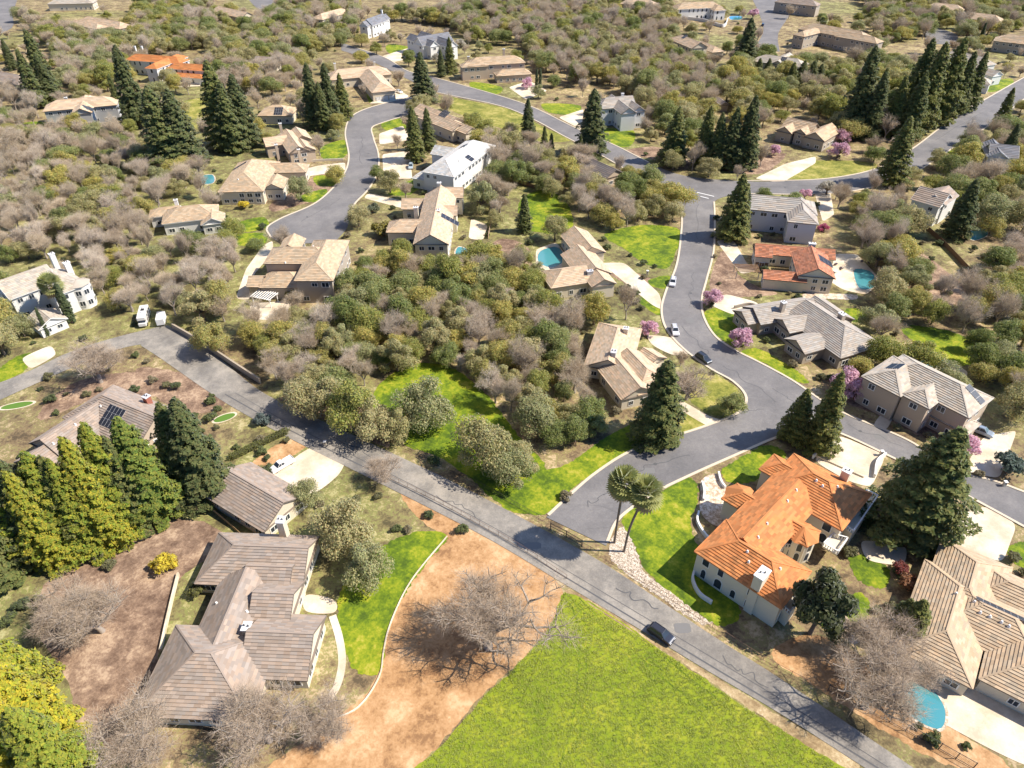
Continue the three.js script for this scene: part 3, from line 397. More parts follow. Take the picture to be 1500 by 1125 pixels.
house('dark-roofed low house half hidden behind bare trees on the avenue', { roof: 'dark', wall: 'tan', far: 1, blocks: [[868, 233, 902, 248, 10, 3.2, 'gg'], [880, 232, 884, 250, 8, 3.4, 'gg']] });
house('tan tiled house stepped around a paved pool court', { roof: 'beige', wall: 'cream', blocks: [[852, 331, 856, 362, 10, 3.4, 'gg'], [860, 358, 858, 392, 11, 3.4, 'gg'], [824, 394, 858, 389, 11, 3.4, 'hg'], [862, 384, 888, 408, 8, 3.6, 'gg']], axis: [[824, 394], [858, 389]], chimneys: [[864, 397, 6.6, 1.8, 1.2, WM.grey]] });
house('tan tiled house with a long south wing behind the street redwood', { roof: 'beige', wall: 'cream', blocks: [[905, 480, 891, 526, 12, 3.6, 'hg'], [904, 525, 938, 566, 10, 3.6, 'gg'], [920, 511, 948, 540, 11, 3.6, 'gh'], [944, 510, 963, 522, 7, 3.4, 'gg']], free: 1, chimneys: [[917, 481, 7, 1.3, 1.2], [899, 515, 7.5, 1.6, 1.2, WM.grey]] });
const H22 = house('grey two-storey house with an octagonal bay and white porch railing', { roof: 'grey', wall: 'blue', far: 1, blocks: [[1104, 285, 1172, 291, 12, 6.2, 'hh'], [1165, 289, 1186, 308, 10, 6, 'gh']], axis: [[1104, 285], [1172, 291]] });
const H23 = house('white stucco house with terracotta tile roofs around a courtyard and pool', { roof: 'terra', wall: 'ivory', spread: .6, blocks: [[1190, 361, 1198, 393, 11, 4.4, 'gg'], [1108, 357, 1222, 366, 7, 3.2, 'gg'], [1120, 395, 1180, 401, 6, 3, 'gg'], [1108, 358, 1130, 362, 8, 3.6, 'gg']], axis: [[1108, 357], [1222, 366]], chimneys: [[1190, 357, 8.2, 2, 1.2]], solar: [[0, 0, 1209, 383, 4, 3]], doors: [[3, [0, 1], 0, 4, 2.4, 'garage_door', M.wood]] });
house('grey-tiled gabled house with a stone entry behind the pink plum trees', { roof: 'grey', wall: 'taupe', slope: .5, blocks: [[1182, 440, 1238, 477, 15, 3.8, 'gh'], [1105, 451, 1190, 438, 10, 3.8, 'gg'], [1148, 468, 1184, 461, 8, 4, 'gg'], [1168, 498, 1200, 489, 8, 3.6, 'gg'], [1088, 456, 1110, 452, 8, 3.6, 'gg'], [1195, 434, 1236, 462, 9, 3.6, 'gg']], free: 1, chimneys: [[1148, 443, 8, 1.2, 1.2], [1234, 460, 7.5, 1.6, 1.3]] });
const H25 = house('brown two-storey house with checkered tile roof and gabled entry porch', { roof: 'pale', wall: 'tan', blocks: [[1345, 533, 1407, 563, 12, 6, 'hh'], [1308, 540, 1330, 535, 10, 6, 'hh'], [1372, 590, 1410, 611, 6.5, 3.3, 'hh'], [1322, 575, 1331, 562, 6.5, 3.8, 'gg'], [1358, 558, 1366, 574, 7, 6, 'hh']], axis: [[1345, 533], [1407, 563]], solar: [[1, 0, 1312, 537, 3, 2], [0, 3, 1428, 578, 2, 3]] });
house('large tan tiled house with round roof vents above the kidney-shaped pool', { roof: 'tan', wall: 'cream', blocks: [[1412, 862, 1381, 921, 12, 3.3, 'hh'], [1441, 885, 1487, 907, 13, 3.4, 'hh'], [1431, 824, 1420, 862, 12, 3.3, 'hh'], [1522, 938, 1504, 968, 11, 3.3, 'hh'], [1478, 850, 1500, 864, 10, 3.3, 'hh']], axis: [[1431, 824], [1420, 862]], vents: [[1, 0, 1436, 897], [1, 0, 1450, 903], [1, 0, 1467, 911], [1, 0, 1478, 917], [0, 1, 1428, 882], [0, 1, 1401, 870]], solar: [[1, 1, 1470, 895, 8, 1]] });
house('tan stone house with steep dormer gables between two pink plum trees', { roof: 'tan', wall: 'taupe', slope: .6, far: 1, blocks: [[1155, 172, 1196, 181, 12, 3.8, 'gg'], [1196, 178, 1218, 196, 10, 3.8, 'gg'], [1152, 186, 1162, 178, 8, 3.8, 'gg'], [1178, 190, 1184, 180, 6, 4.4, 'gg']] });
house('white-walled house with brown gables by the right bend of the avenue', { roof: 'brown', wall: 'white', slope: .55, far: 1, blocks: [[1350, 273, 1390, 284, 12, 5.8, 'gg'], [1376, 270, 1384, 288, 9, 5.8, 'gg']] });
house('white gabled house with arched windows beside the leaning redwood', { roof: 'slate', wall: 'white', slope: .6, far: 1, blocks: [[1452, 210, 1492, 214, 11, 6, 'gg'], [1458, 204, 1462, 222, 8, 6, 'gg'], [1432, 232, 1450, 238, 7, 3, 'gg']] });
house('tan house with dark solar strips on the wooded hill', { roof: 'beige', wall: 'cream', far: 1, blocks: [[998, 51, 1026, 62, 12, 6, 'hg'], [1026, 60, 1048, 68, 9, 4, 'hh']], solar: [[0, 0, 1003, 54, 3, 2]] });
house('white villa with arched windows above a white retaining wall', { roof: 'tan', wall: 'white', far: 1, arched: 1, blocks: [[1000, 4, 1044, 2, 13, 6, 'hh'], [1044, 6, 1054, 8, 10, 5.4, 'hh']] });
house('pale tiled house behind the row of small dark firs', { roof: 'pale', wall: 'cream', far: 1, blocks: [[1122, 80, 1168, 86, 12, 5.8, 'hh'], [1145, 76, 1152, 90, 8, 5.8, 'gg']], solar: [[0, 1, 1148, 87, 3, 2]] });
house('large grey-brown hip-roofed house with a fan palm against its wall', { roof: 'tan', wall: 'taupe', far: 1, blocks: [[1192, 34, 1262, 46, 14, 6, 'hh'], [1245, 46, 1275, 55, 10, 6, 'hh'], [1180, 46, 1192, 40, 9, 6, 'hh']] });
house('white mansion with orange tile roof far up the wooded street', { roof: 'orange', wall: 'white', far: 1, arched: 1, blocks: [[199, 79, 258, 83, 10, 6, 'hh'], [258, 92, 300, 95, 9, 5, 'hh'], [260, 106, 292, 109, 6, 2.8, 'hh'], [240, 80, 246, 92, 8, 6, 'hh']], chimneys: [[197, 68, 9, 1, 1], [207, 68, 9, 1, 1]] });
const H34 = house('grey-tan house with a long timber deck above the wooded slope', { roof: 'beige', wall: 'grey', far: 1, blocks: [[82, 147, 150, 141, 12, 6, 'hh'], [118, 140, 124, 158, 9, 6, 'hg']], chimneys: [[96, 143, 9, 1.2, 1.2], [130, 141, 9, 1.2, 1.2]] });
for (const [lab, roof, wall, bl] of [['tan hip-roofed house with white columns among oaks', 'beige', 'tan', [[128, 24, 176, 32, 12, 5, 'hh'], [118, 28, 135, 36, 9, 5, 'hh']]], ['grey-roofed house at the foot of dark redwoods', 'brown', 'grey', [[-5, 104, 28, 110, 12, 4, 'hh']]], ['tan gabled house beside the far road bend', 'beige', 'cream', [[320, 9, 362, 18, 12, 5, 'gg'], [335, 8, 345, 22, 8, 5, 'gg']]], ['pale-roofed house at the far edge of the oak wood', 'pale', 'cream', [[82, -2, 126, -3, 12, 4, 'hh']]], ['brown-roofed cottage behind the red-leaved tree', 'brown', 'cream', [[376, 82, 404, 84, 9, 4, 'gg']]], ['tan-walled far house topping the hill wood', 'beige', 'tan', [[922, -2, 952, 0, 12, 6, 'hh']]],
  ['tan far house beside slim cypress', 'beige', 'cream', [[1372, 4, 1402, 7, 12, 5, 'hh']]], ['pinkish tile-roofed house by slim leaning cypress', 'beige', 'tan', [[1424, 18, 1458, 22, 13, 4, 'hh']]], ['brown hip-roofed house at the hazy corner wood', 'tan', 'taupe', [[1478, 50, 1515, 54, 14, 5, 'hh']]], ['pale-roofed house behind the tall redwood row', 'pale', 'white', [[1398, 74, 1440, 84, 12, 4, 'hh'], [1430, 92, 1450, 105, 9, 4, 'gg']]], ['white house below the hazy upper road', 'pale', 'white', [[1410, 108, 1440, 112, 10, 4, 'hh']]], ['stone-fronted house at the top court', 'brown', 'taupe', [[1150, -4, 1190, 0, 12, 6, 'hh']]], ['small grey-roofed outbuilding under the oaks', 'pale', 'cream', [[1082, 117, 1096, 121, 7, 3.2, 'hh']]], ['small brown-roofed pavilion among tall trees', 'beige', 'tan', [[1322, 82, 1328, 82, 8, 3, 'hh']]], ['little brown garden hut beside bare oaks', 'brown', 'tan', [[1052, 142, 1062, 150, 5, 2.6, 'gg']]], ['tan house half hidden by the corner oaks of the hill', 'beige', 'cream', [[470, 20, 500, 12, 11, 5, 'hh']]]])
  house(lab, { roof, wall, far: 1, blocks: bl });
// the deck of the house on the slope
{
  const a = G(72, 186, 3.4), b = G(135, 181, 3.4), t = thing('timber_deck', 'brown timber deck on tall posts along the grey-tan house', 'deck', null, V(a.x, 0, a.z)), d = b.clone().sub(a).normalize(), n = V(d.z, 0, -d.x), L = a.distanceTo(b);
  for (let i = 0; i < 12; i++) { const g = new THREE.BoxGeometry(L, .08, .38); const m = part(t, 'board', g, M.wood); m.rotation.y = -Math.atan2(d.z, d.x); m.position.copy(d).multiplyScalar(L / 2).addScaledVector(n, i * .42 - .3).setY(3.4); }
  for (let i = 0; i < 9; i++) for (const w of [0, 1]) { const m = part(t, 'post', new THREE.BoxGeometry(.18, 4.4 - w, .18), M.white); m.position.copy(d).multiplyScalar(L * i / 8).addScaledVector(n, w * 4 - .3).setY(2.2 - w * .5); }
  for (const y of [3.9, 4.3]) { const m = part(t, 'rail', new THREE.BoxGeometry(L, .07, .07), M.white); m.rotation.y = -Math.atan2(d.z, d.x); m.position.copy(d).multiplyScalar(L / 2).addScaledVector(n, -.3).setY(y); }
}
// the villa
{
  const E = 6.4, cap = M.white;
  const hv = house('white villa with orange barrel-tile hip roofs, round towers and balustrades', { name: 'villa', cat: 'villa', roof: 'orange', wall: 'ivory', arched: 1, spread: .5, fascia: mat(.5, .2, .08, .8), axis: [[1026, 802], [1144, 879]],
    blocks: [[1083, 793, 1131, 822, 11, E, 'hh'], [1092, 788, 1168, 703, 10.5, E + .2, 'gg'], [1191, 694, 1215, 705, 13.5, E, 'hh'], [1146, 679, 1172, 692, 6.5, E - .4, 'hg'], [1090, 722, 1115, 737, 6, E - .8, 'hg'], [1150, 757, 1176, 771, 5.4, E - .4, 'gh']],
    chimneys: [[1117, 840, 9.8, 1.6, 2.8], [1241, 690, 9.4, 1.6, 1.4]], vents: [[1, 1, 1166, 718], [1, 1, 1153, 734], [1, 1, 1123, 767], [1, 1, 1110, 787], [2, 0, 1196, 704], [2, 0, 1205, 712], [2, 3, 1226, 713], [0, 3, 1142, 833], [0, 0, 1097, 823], [0, 0, 1095, 808]] });
  const root = hv.root, loc = hv.loc;
  const tower = (px, py, r, h) => { const p = loc(G(px, py, h + r * .5)); const g = new THREE.CylinderGeometry(r, r, h, 8); g.translate(p.x, h / 2, p.z); const tw = part(root, 'tower', g, WM.ivory); const rg = new THREE.ConeGeometry(r + .55, (r + .55) * .52, 8).toNonIndexed(); rg.setAttribute('color', new THREE.Float32BufferAttribute(new Float32Array(rg.attributes.position.count * 3).fill(1), 3)); rg.computeVertexNormals(); rg.translate(p.x, h + (r + .55) * .26, p.z); part(tw, 'tower_roof', rg, RM.orange);
    for (let k = 0; k < 8; k++) { const a = k / 8 * Math.PI * 2 + Math.PI / 8, q = V(p.x + Math.sin(a) * r * .93, 1.7, p.z + Math.cos(a) * r * .93), n = V(Math.sin(a), 0, Math.cos(a)); if (n.dot(V(-.6, 0, .8)) > -.3) for (const y of [1.7, h - 1.5]) archWindow(root, q.clone().setY(y), n, 1.1, 1.5); } };
  tower(1088, 719, 2.9, E - .8); tower(1178, 774, 2.7, E - .5);
  // balustraded balconies: deck, balusters, rail
  const balustrade = (a, b, y) => { const n = Math.round(a.distanceTo(b) / .45); const o = new THREE.Group(); o.name = 'balustrade'; root.add(o); for (let i = 0; i <= n; i++) { const m = part(o, 'baluster', balG, cap); m.position.lerpVectors(a, b, i / n).setY(y); } part(o, 'hand_rail', bar(a.clone().setY(y + .95), b.clone().setY(y + .95), .25, .12), cap); };
  const balG = new THREE.CylinderGeometry(.09, .12, .9, 6); balG.translate(0, .45, 0);
  const terrace = (pts, y, th) => { const w = pts.map(p => loc(G(p[0], p[1], y))); const s = new THREE.Shape(w.map(p => new THREE.Vector2(p.x, -p.z))); const g = new THREE.ExtrudeGeometry(s, { depth: th, bevelEnabled: false }); g.rotateX(-Math.PI / 2); g.translate(0, y - th, 0); part(root, 'terrace', g, WM.ivory); for (let i = 0; i < w.length; i++) balustrade(w[i], w[(i + 1) % w.length], y); };
  terrace([[1234, 770], [1268, 722], [1284, 730], [1248, 782]], 3.9, 3.9);
  terrace([[1205, 800], [1218, 786], [1240, 792], [1226, 812]], 3.4, .4);
  terrace([[1140, 885], [1152, 872], [1168, 884], [1156, 900]], 3.6, 3.6);
  terrace([[1140, 790], [1168, 798], [1172, 806], [1146, 800]], 3.2, 3.2);
  const gl = (pts, h, y = 0) => { const l = smoothPts(pts, false, pts.length * 7).map(loc); part(root, 'garden_wall', stripSolid(l, .4, h, y), cap); };
  gl([[1023, 752], [1021, 765], [1032, 785], [1042, 795]], .9); gl([[1018, 835], [1014, 850], [1024, 872], [1042, 885]], 1.0); gl([[1052, 694], [1056, 708], [1062, 716]], .8); gl([[1028, 708], [1031, 722], [1030, 734]], .8); gl([[1190, 672], [1206, 655], [1221, 640]], 1.1); gl([[1296, 668], [1284, 678], [1280, 700]], 1.1);
}
// octagonal bay of the grey house, white porch rail
{ const p = H22.loc(G(1135, 312, 4)); const g = new THREE.CylinderGeometry(2.4, 2.4, 3.8, 8); g.translate(p.x, 1.9, p.z); const b = part(H22.root, 'bay', g, WM.blue); const rg = new THREE.ConeGeometry(2.9, 1.5, 8); rg.translate(p.x, 4.5, p.z); part(b, 'bay_roof', rg, mat(.29, .26, .235)); for (let k = 0; k < 8; k++) { const a = k / 8 * 6.283; addWindow(H22.root, V(p.x + Math.sin(a) * 2.25, 1.9, p.z + Math.cos(a) * 2.25), V(Math.sin(a), 0, Math.cos(a)), 1.3, 2); } }
// octagonal white tower of the house by the cypresses
{ const p = H14.loc(G(113, 412, 8)), t = H14.root; const g = new THREE.CylinderGeometry(3, 3, 7.4, 8); g.translate(p.x, 3.7, p.z); const b = part(t, 'bay_tower', g, WM.white); const r = new THREE.ConeGeometry(3.4, 1.2, 8); r.translate(p.x, 8, p.z); part(b, 'tower_roof', r, mat(.46, .4, .33)); for (const a of [-.5, .28, 1.06, 1.85]) for (const y of [2, 5.4]) addWindow(t, V(p.x + Math.sin(a) * 2.85, y, p.z + Math.cos(a) * 2.85), V(Math.sin(a), 0, Math.cos(a)), 1.7, 1.7); }

// ---------------------------------------------------------------- vegetation
function leafSoup(list, rnd, spread, colA, colB) { // list of [centre, size, normal]
  const n = list.length, pos = new Float32Array(n * 9), col = new Float32Array(n * 9), nor = new Float32Array(n * 9), t1 = V(), t2 = V(), p = V();
  list.forEach(([c, s, d], i) => {
    const nn = V(d.x + (rnd() - .5) * spread, d.y + (rnd() - .5) * spread, d.z + (rnd() - .5) * spread).normalize();
    t1.set(rnd() - .5, rnd() - .5, rnd() - .5).cross(nn).normalize(); t2.copy(nn).cross(t1);
    const a0 = rnd() * 6.28, f = rnd(), k = .75 + rnd() * .5;
    for (let j = 0; j < 3; j++) { const a = a0 + j * 2.1 + (rnd() - .5) * .5, r = s * (.6 + rnd() * .55); p.copy(c).addScaledVector(t1, Math.cos(a) * r).addScaledVector(t2, Math.sin(a) * r); pos.set([p.x, p.y, p.z], i * 9 + j * 3); nor.set([nn.x, nn.y, nn.z], i * 9 + j * 3); for (let q = 0; q < 3; q++) col[i * 9 + j * 3 + q] = (colA[q] + (colB[q] - colA[q]) * f) * k; }
  });
  const g = new THREE.BufferGeometry(); g.setAttribute('position', new THREE.BufferAttribute(pos, 3)); g.setAttribute('normal', new THREE.BufferAttribute(nor, 3)); g.setAttribute('color', new THREE.BufferAttribute(col, 3)); return g;
}
function limb(a, b, r0, r1, sides = 5) { const d = b.clone().sub(a), g = new THREE.CylinderGeometry(r1, r0, d.length(), sides, 1, true); g.translate(0, d.length() / 2, 0); g.applyQuaternion(new THREE.Quaternion().setFromUnitVectors(V(0, 1, 0), d.normalize())); g.translate(a.x, a.y, a.z); return g; }
const dirR = (rnd) => { const z = rnd() * 2 - 1, a = rnd() * 6.283, s = Math.sqrt(1 - z * z); return V(Math.cos(a) * s, z, Math.sin(a) * s); };
function oakGeos(seed, R, H, count, leaf, cA, cB, lobesN = 15) {
  const rnd = rngOf(seed), list = [], limbs = [limb(V(0, 0, 0), V((rnd() - .5) * .6, H * .3, (rnd() - .5) * .6), .34, .24, 7)], lobes = [];
  for (let i = 0; i < lobesN; i++) { const a = i * 2.4 + rnd() * .7, q = Math.sqrt((i + .4) / lobesN), rr = R * .74 * q; lobes.push([V(Math.cos(a) * rr, H * (.42 + .3 * (1 - q * q) + (rnd() - .5) * .4), Math.sin(a) * rr), R * (.2 + rnd() * .18)]); }
  for (const [c, r] of lobes) {
    const mid = V(c.x * .4, H * .38, c.z * .4); limbs.push(limb(V(0, H * .25, 0), mid, .2, .13), limb(mid, c, .13, .04));
    for (let i = 0; i < count / lobesN; i++) { const d = dirR(rnd); if (d.y < -.35 && rnd() < .7) d.y *= -1; const k = .45 + Math.pow(rnd(), .7) * .85; list.push([c.clone().add(V(d.x * r * k, d.y * r * k * .82, d.z * r * k)), leaf * (.6 + rnd() * .7), d]); }
  }
  return [mergeGeometries(limbs), leafSoup(list, rnd, 1.5, cA, cB)];
}
function coniferGeos(seed, R, H, count, cA, cB, power = .8) {
  const rnd = rngOf(seed), list = [], limbs = [limb(V(0, 0, 0), V(0, H * .96, 0), .42, .04, 7)];
  const B = 190;
  for (let b = 0; b < B; b++) {
    const t = Math.pow((b + rnd()) / B, .9), lump = .74 + .5 * N2(seed * 7 + t * 9, Math.cos(b * 2.4) * 1.4 + 40), y = H * (.05 + .93 * t), a = b * 2.39996 + rnd() * .5, rr = (R * Math.pow(1 - t, power) + .25) * lump * (.68 + rnd() * .42), drop = rr * (.16 - .1 * t);
    if (b % 3 === 0) limbs.push(limb(V(0, y, 0), V(Math.cos(a) * rr * .8, y - drop * .4, Math.sin(a) * rr * .8), .07, .02, 4));
    const m = Math.ceil(count / B * (.35 + 1.3 * (1 - t)));
    for (let i = 0; i < m; i++) { const s = .25 + .75 * Math.sqrt(rnd()), w = (rnd() - .5) * rr * .62 * (1.1 - s * .5), x = Math.cos(a) * rr * s - Math.sin(a) * w, z = Math.sin(a) * rr * s + Math.cos(a) * w; list.push([V(x, y - drop * s * s + (rnd() - .5) * .55 + .25 * (1 - s), z), .13 + rnd() * .2, V(Math.cos(a) * .8, .6, Math.sin(a) * .8)]); }
  }
  for (let i = 0; i < 30; i++) list.push([V((rnd() - .5) * .4, H * (.95 + rnd() * .06), (rnd() - .5) * .4), .22, V(0, 1, 0)]);
  return [mergeGeometries(limbs), leafSoup(list, rnd, 1.2, cA, cB)];
}
function bareGeos(seed, R, H, twigs, fat = 1, deepest = 4) { // leafless oak: limbs as trunk, twig cloud as crown
  const rnd = rngOf(seed), limbs = [], tw = [];
  const grow = (p, d, len, r, depth) => {
    let q = p; const seg = depth === 0 ? 2 : 3, dd = d.clone();
    for (let i = 0; i < seg; i++) { const nx = q.clone().addScaledVector(dd, len / seg); limbs.push(limb(q, nx, r * (1 - i / seg * .35), r * (1 - (i + 1) / seg * .35), depth < 2 ? 6 : depth < 4 ? 4 : 3)); q = nx; dd.add(V((rnd() - .5) * .5, (rnd() - .3) * .35, (rnd() - .5) * .5)).normalize(); if (depth >= deepest - 2) tw.push([q.clone(), dd.clone(), len]); }
    if (depth >= deepest) return;
    const n = depth === 0 ? 6 : depth === 1 ? 4 : 3; if (depth >= 3 && rnd() < .25) return;
    for (let i = 0; i < n; i++) { const a = i / n * 6.283 + rnd() * 1.2, out = V(Math.cos(a), depth === 0 ? .55 + rnd() * .9 : .2 + rnd() * .6, Math.sin(a)).normalize(); const e = dd.clone().multiplyScalar(depth === 0 ? .25 : .7).addScaledVector(out, .85).normalize(); grow(q, e, len * (depth === 0 ? 1.0 : .7) * (.6 + rnd() * .75), r * (depth === 0 ? .6 : .64), depth + 1); }
  };
  grow(V(0, 0, 0), V((rnd() - .5) * .2, 1, (rnd() - .5) * .2).normalize(), H * .27, .3 * fat, 0);
  const pos = [], col = []; const nTip = tw.length, c = V(), e = V(), sx = V();
  for (let i = 0; i < twigs; i++) {
    const [b, d, len] = tw[Math.floor(rnd() * nTip)], dr = dirR(rnd); dr.y += .25; c.copy(b).addScaledVector(dr, rnd() * .5); e.copy(d).multiplyScalar(.5).addScaledVector(dr, 1).normalize();
    const L = .7 + rnd() * 1.1, w = deepest > 4 ? .008 + rnd() * .009 : .011 + rnd() * .011; sx.set(rnd() - .5, rnd() - .5, rnd() - .5).cross(e).normalize(); const k = .75 + rnd() * .5;
    const tip = c.clone().addScaledVector(e, L), m = c.clone().addScaledVector(e, L * .5).addScaledVector(sx, L * .12), s2 = sx.clone().cross(e).multiplyScalar(w), s1 = sx.clone().multiplyScalar(w);
    for (const q of [[c.clone().add(s1), c.clone().sub(s1), m], [c.clone().add(s2), c.clone().sub(s2), tip], [m.clone().add(s1), m.clone().sub(s1), tip.clone().addScaledVector(sx, L * .3)]]) for (const v of q) { pos.push(v.x, v.y, v.z); col.push(k, k * (.96 + rnd() * .08), k); }
  }
  const g = new THREE.BufferGeometry(); g.setAttribute('position', new THREE.Float32BufferAttribute(pos, 3)); g.setAttribute('color', new THREE.Float32BufferAttribute(col, 3)); g.computeVertexNormals();
  const lg = mergeGeometries(limbs); const box = new THREE.Box3().setFromBufferAttribute(g.attributes.position), sxz = 2 * R / Math.max(box.max.x - box.min.x, box.max.z - box.min.z), sy = H / box.max.y, note = 0; for (const q of [g, lg]) q.scale(sxz, sy, sxz); return [lg, g];
}
const leafM = (r, g, b, tr = .42) => new THREE.MeshPhysicalMaterial({ color: C(r, g, b), roughness: 1, vertexColors: true, side: THREE.DoubleSide, transmission: tr, thickness: 0 });
const barkM = mat(.17, .13, .10, .95), greyBark = mat(.33, .28, .235, .95);
const white1 = [1, 1, 1];
const KINDS = {};
function kind(key, name, geos, mats, bark, cat) { KINDS[key] = { name, geos, mats, bark, cat }; }
kind('oak', 'evergreen_oak', [1, 2, 3, 4, 5, 6].map(s => oakGeos(200 + s, 4.2 + (s % 3) * .5, 6.2 + (s % 4) * .9, 11000, .2, [.65, .85, .65], [1.3, 1.1, 1.1], 10 + s * 5)), [leafM(.34, .34, .075), leafM(.42, .375, .11), leafM(.24, .275, .07), leafM(.48, .42, .11), leafM(.30, .32, .105)], barkM, 'tree');
kind('sage', 'grey_green_oak', [5, 6, 7].map(s => oakGeos(210 + s, 4.8, 7.4, 9500, .19, [.75, .88, .75], [1.25, 1.08, 1.1], s * 4 - 8)), [leafM(.42, .39, .17), leafM(.45, .41, .195), leafM(.36, .365, .165)], barkM, 'tree');
kind('bare', 'bare_oak', [1, 2, 3, 4, 5].map(s => bareGeos(230 + s, 4 + (s % 3) * .5, 8.4 + (s % 2) * 1.8, 5400, 1.25)), [leafM(.58, .475, .35, 0), leafM(.52, .42, .30, 0), leafM(.62, .52, .41, 0), leafM(.54, .445, .34, 0)], greyBark, 'tree');
kind('redwood', 'redwood_tree', [1, 2, 3, 6, 7].map(s => coniferGeos(240 + s, 3.7, 20, 19000, [.6, .8, .6], [1.4, 1.15, 1], .68)), [leafM(.20, .215, .05), leafM(.16, .185, .05), leafM(.125, .15, .045)], barkM, 'tree');
kind('golden', 'golden_redwood', [4, 5].map(s => coniferGeos(250 + s, 4.2, 20, 24000, [.55, .8, .6], [1.4, 1.12, 1], .66)), [leafM(.28, .31, .022), leafM(.20, .25, .03), leafM(.36, .355, .022)], barkM, 'tree');
kind('yellow', 'yellow_conifer', [8, 9].map(s => coniferGeos(250 + s, 4.2, 20, 26000, [.65, .85, .6], [1.3, 1.1, 1], .66)), [leafM(.46, .42, .02), leafM(.38, .38, .025), leafM(.30, .33, .025)], barkM, 'tree');
kind('plum', 'blossom_tree', [1, 2].map(s => oakGeos(260 + s, 3.4, 5.4, 3000, .26, [.9, .85, .95], [1.1, 1.1, 1.1], 14)), [leafM(.74, .47, .53), leafM(.68, .44, .50)], barkM, 'tree');
kind('shrub', 'garden_shrub', [1, 2, 3].map(s => oakGeos(270 + s, 1.25, 1.5, 1300, .15, [.85, .9, .85], [1.15, 1.1, 1.1], 9)), [leafM(.14, .17, .045), leafM(.2, .19, .08), leafM(.10, .13, .04), leafM(.29, .245, .14)], barkM, 'shrub');
kind('cypress', 'cypress_tree', [1].map(s => coniferGeos(280 + s, .9, 14, 3600, [.8, .9, .8], [1.2, 1.1, 1], .45)), [leafM(.09, .12, .04)], barkM, 'tree');
kind('white', 'pale_blossom_tree', [1].map(s => oakGeos(290 + s, 3.6, 5.6, 2800, .26, [.9, .9, .9], [1.1, 1.1, 1.05], 14)), [leafM(.52, .48, .40)], barkM, 'tree');
kind('broad', 'broadleaf_tree', [1].map(s => oakGeos(295 + s, 4.4, 9, 7000, .36, [.8, .9, .8], [1.2, 1.1, 1.1], 20)), [leafM(.09, .105, .03)], barkM, 'tree');
const protos = {};
function plant(key, p, sx, sy, rot, label, group, rnd) {
  const K = KINDS[key], gi = Math.floor(rnd() * K.geos.length), mi = Math.floor(rnd() * K.mats.length), id = key + gi + '_' + mi;
  let o; if (!protos[id]) { o = new THREE.Group(); part(o, 'trunk', K.geos[gi][0], K.bark); part(o, 'crown', K.geos[gi][1], K.mats[mi]); protos[id] = o; } else o = protos[id].clone();
  top(o, K.name); o.position.copy(p).setY(0); const wob = key === 'oak' || key === 'sage' || key === 'bare' ? .8 + rnd() * .4 : 1; o.scale.set(sx * wob, sy, sx / wob); o.rotation.set(0, rot, 0); tag(o, label, K.cat, group); return o;
}
const rT = rngOf(900);
const taken = [];
// height of something whose foot and top stand at these photograph rows
function heightAt(bx, by, ty) { const b = G(bx, by); let lo = 0, hi = 60; for (let i = 0; i < 30; i++) { const h = (lo + hi) / 2, Y = h - CAM_H, dep = -b.z * Math.cos(PITCH) - Y * Math.sin(PITCH), up = Y * Math.cos(PITCH) - b.z * Math.sin(PITCH); if (562.5 - FPX * up / dep > ty) lo = h; else hi = h; } return lo; }
function conif(key, arr, label, group, wide = 1) { for (const [bx, by, ty, w = 1] of arr) { const h = heightAt(bx, by, ty), b = G(bx, by); taken.push([b.x, b.z, 2.5]); plant(key, b, h / 20 * wide * w * (key === 'cypress' ? 1 : 1.2), h / 20, rT() * 6.28, label, group, rT); } }
conif('golden', [[232, 752, 612, 1.1], [192, 768, 620, .85], [165, 790, 640, .8], [112, 800, 662, 1.05], [140, 802, 672, .75], [45, 818, 698, 1], [85, 822, 690, .8]], 'yellow-green redwood in the row behind the brown garage', 'redwoods behind the garage', 1.0);
conif('redwood', [[305, 722, 584, 1.15], [280, 715, 590, 1], [210, 765, 640, .9], [75, 812, 670, 1], [5, 850, 720, 1.1], [130, 800, 668, .8]], 'dark green redwood in the row beside the solar-roofed house', 'redwoods beside the solar house', 1.05);
conif('yellow', [[25, 1035, 905, 1.25], [75, 1100, 965, 1.2], [15, 1135, 990, 1.3], [112, 1160, 1040, 1.1], [60, 1150, 1010, 1.1], [5, 1070, 935, 1.1]], 'big yellow-leaved conifer at the corner of the brown yard', 'yellow conifers by the brown yard', .85);
conif('redwood', [[75, 145, 43], [58, 158, 72], [20, 102, 56], [78, 150, 78], [205, 186, 66], [178, 168, 108, .8], [198, 183, 128, .8]], 'tall redwood between the timber-deck house and the orange-roofed mansion', 'redwoods near the deck house');
conif('redwood', [[250, 246, 126, 1.2], [276, 243, 130, 1.2], [333, 217, 88], [362, 214, 108], [345, 222, 120]], 'dark redwood clump behind the tan cul-de-sac houses', 'redwoods behind the cul-de-sac', 1.15);
conif('redwood', [[463, 186, 92], [487, 184, 93], [505, 174, 107], [476, 190, 120]], 'redwood in the tight clump beside the cul-de-sac entrance', 'redwoods at the cul-de-sac entrance');
conif('redwood', [[620, 149, 76, 1.3], [609, 236, 155], [628, 220, 158]], 'single tall redwood standing at the street corner houses', 'street corner redwoods');
conif('redwood', [[660, 107, 54], [647, 112, 72], [773, 206, 144], [797, 217, 184], [807, 224, 195], [849, 232, 197], [865, 226, 130, 1.3]], 'slim conifer along the avenue verge', 'avenue conifers');
conif('redwood', [[985, 238, 157, 1.4]], 'broad light-green conifer beside the avenue junction', null);
conif('redwood', [[1088, 100, 26, 1.3]], 'tall wide redwood below the top court', null);
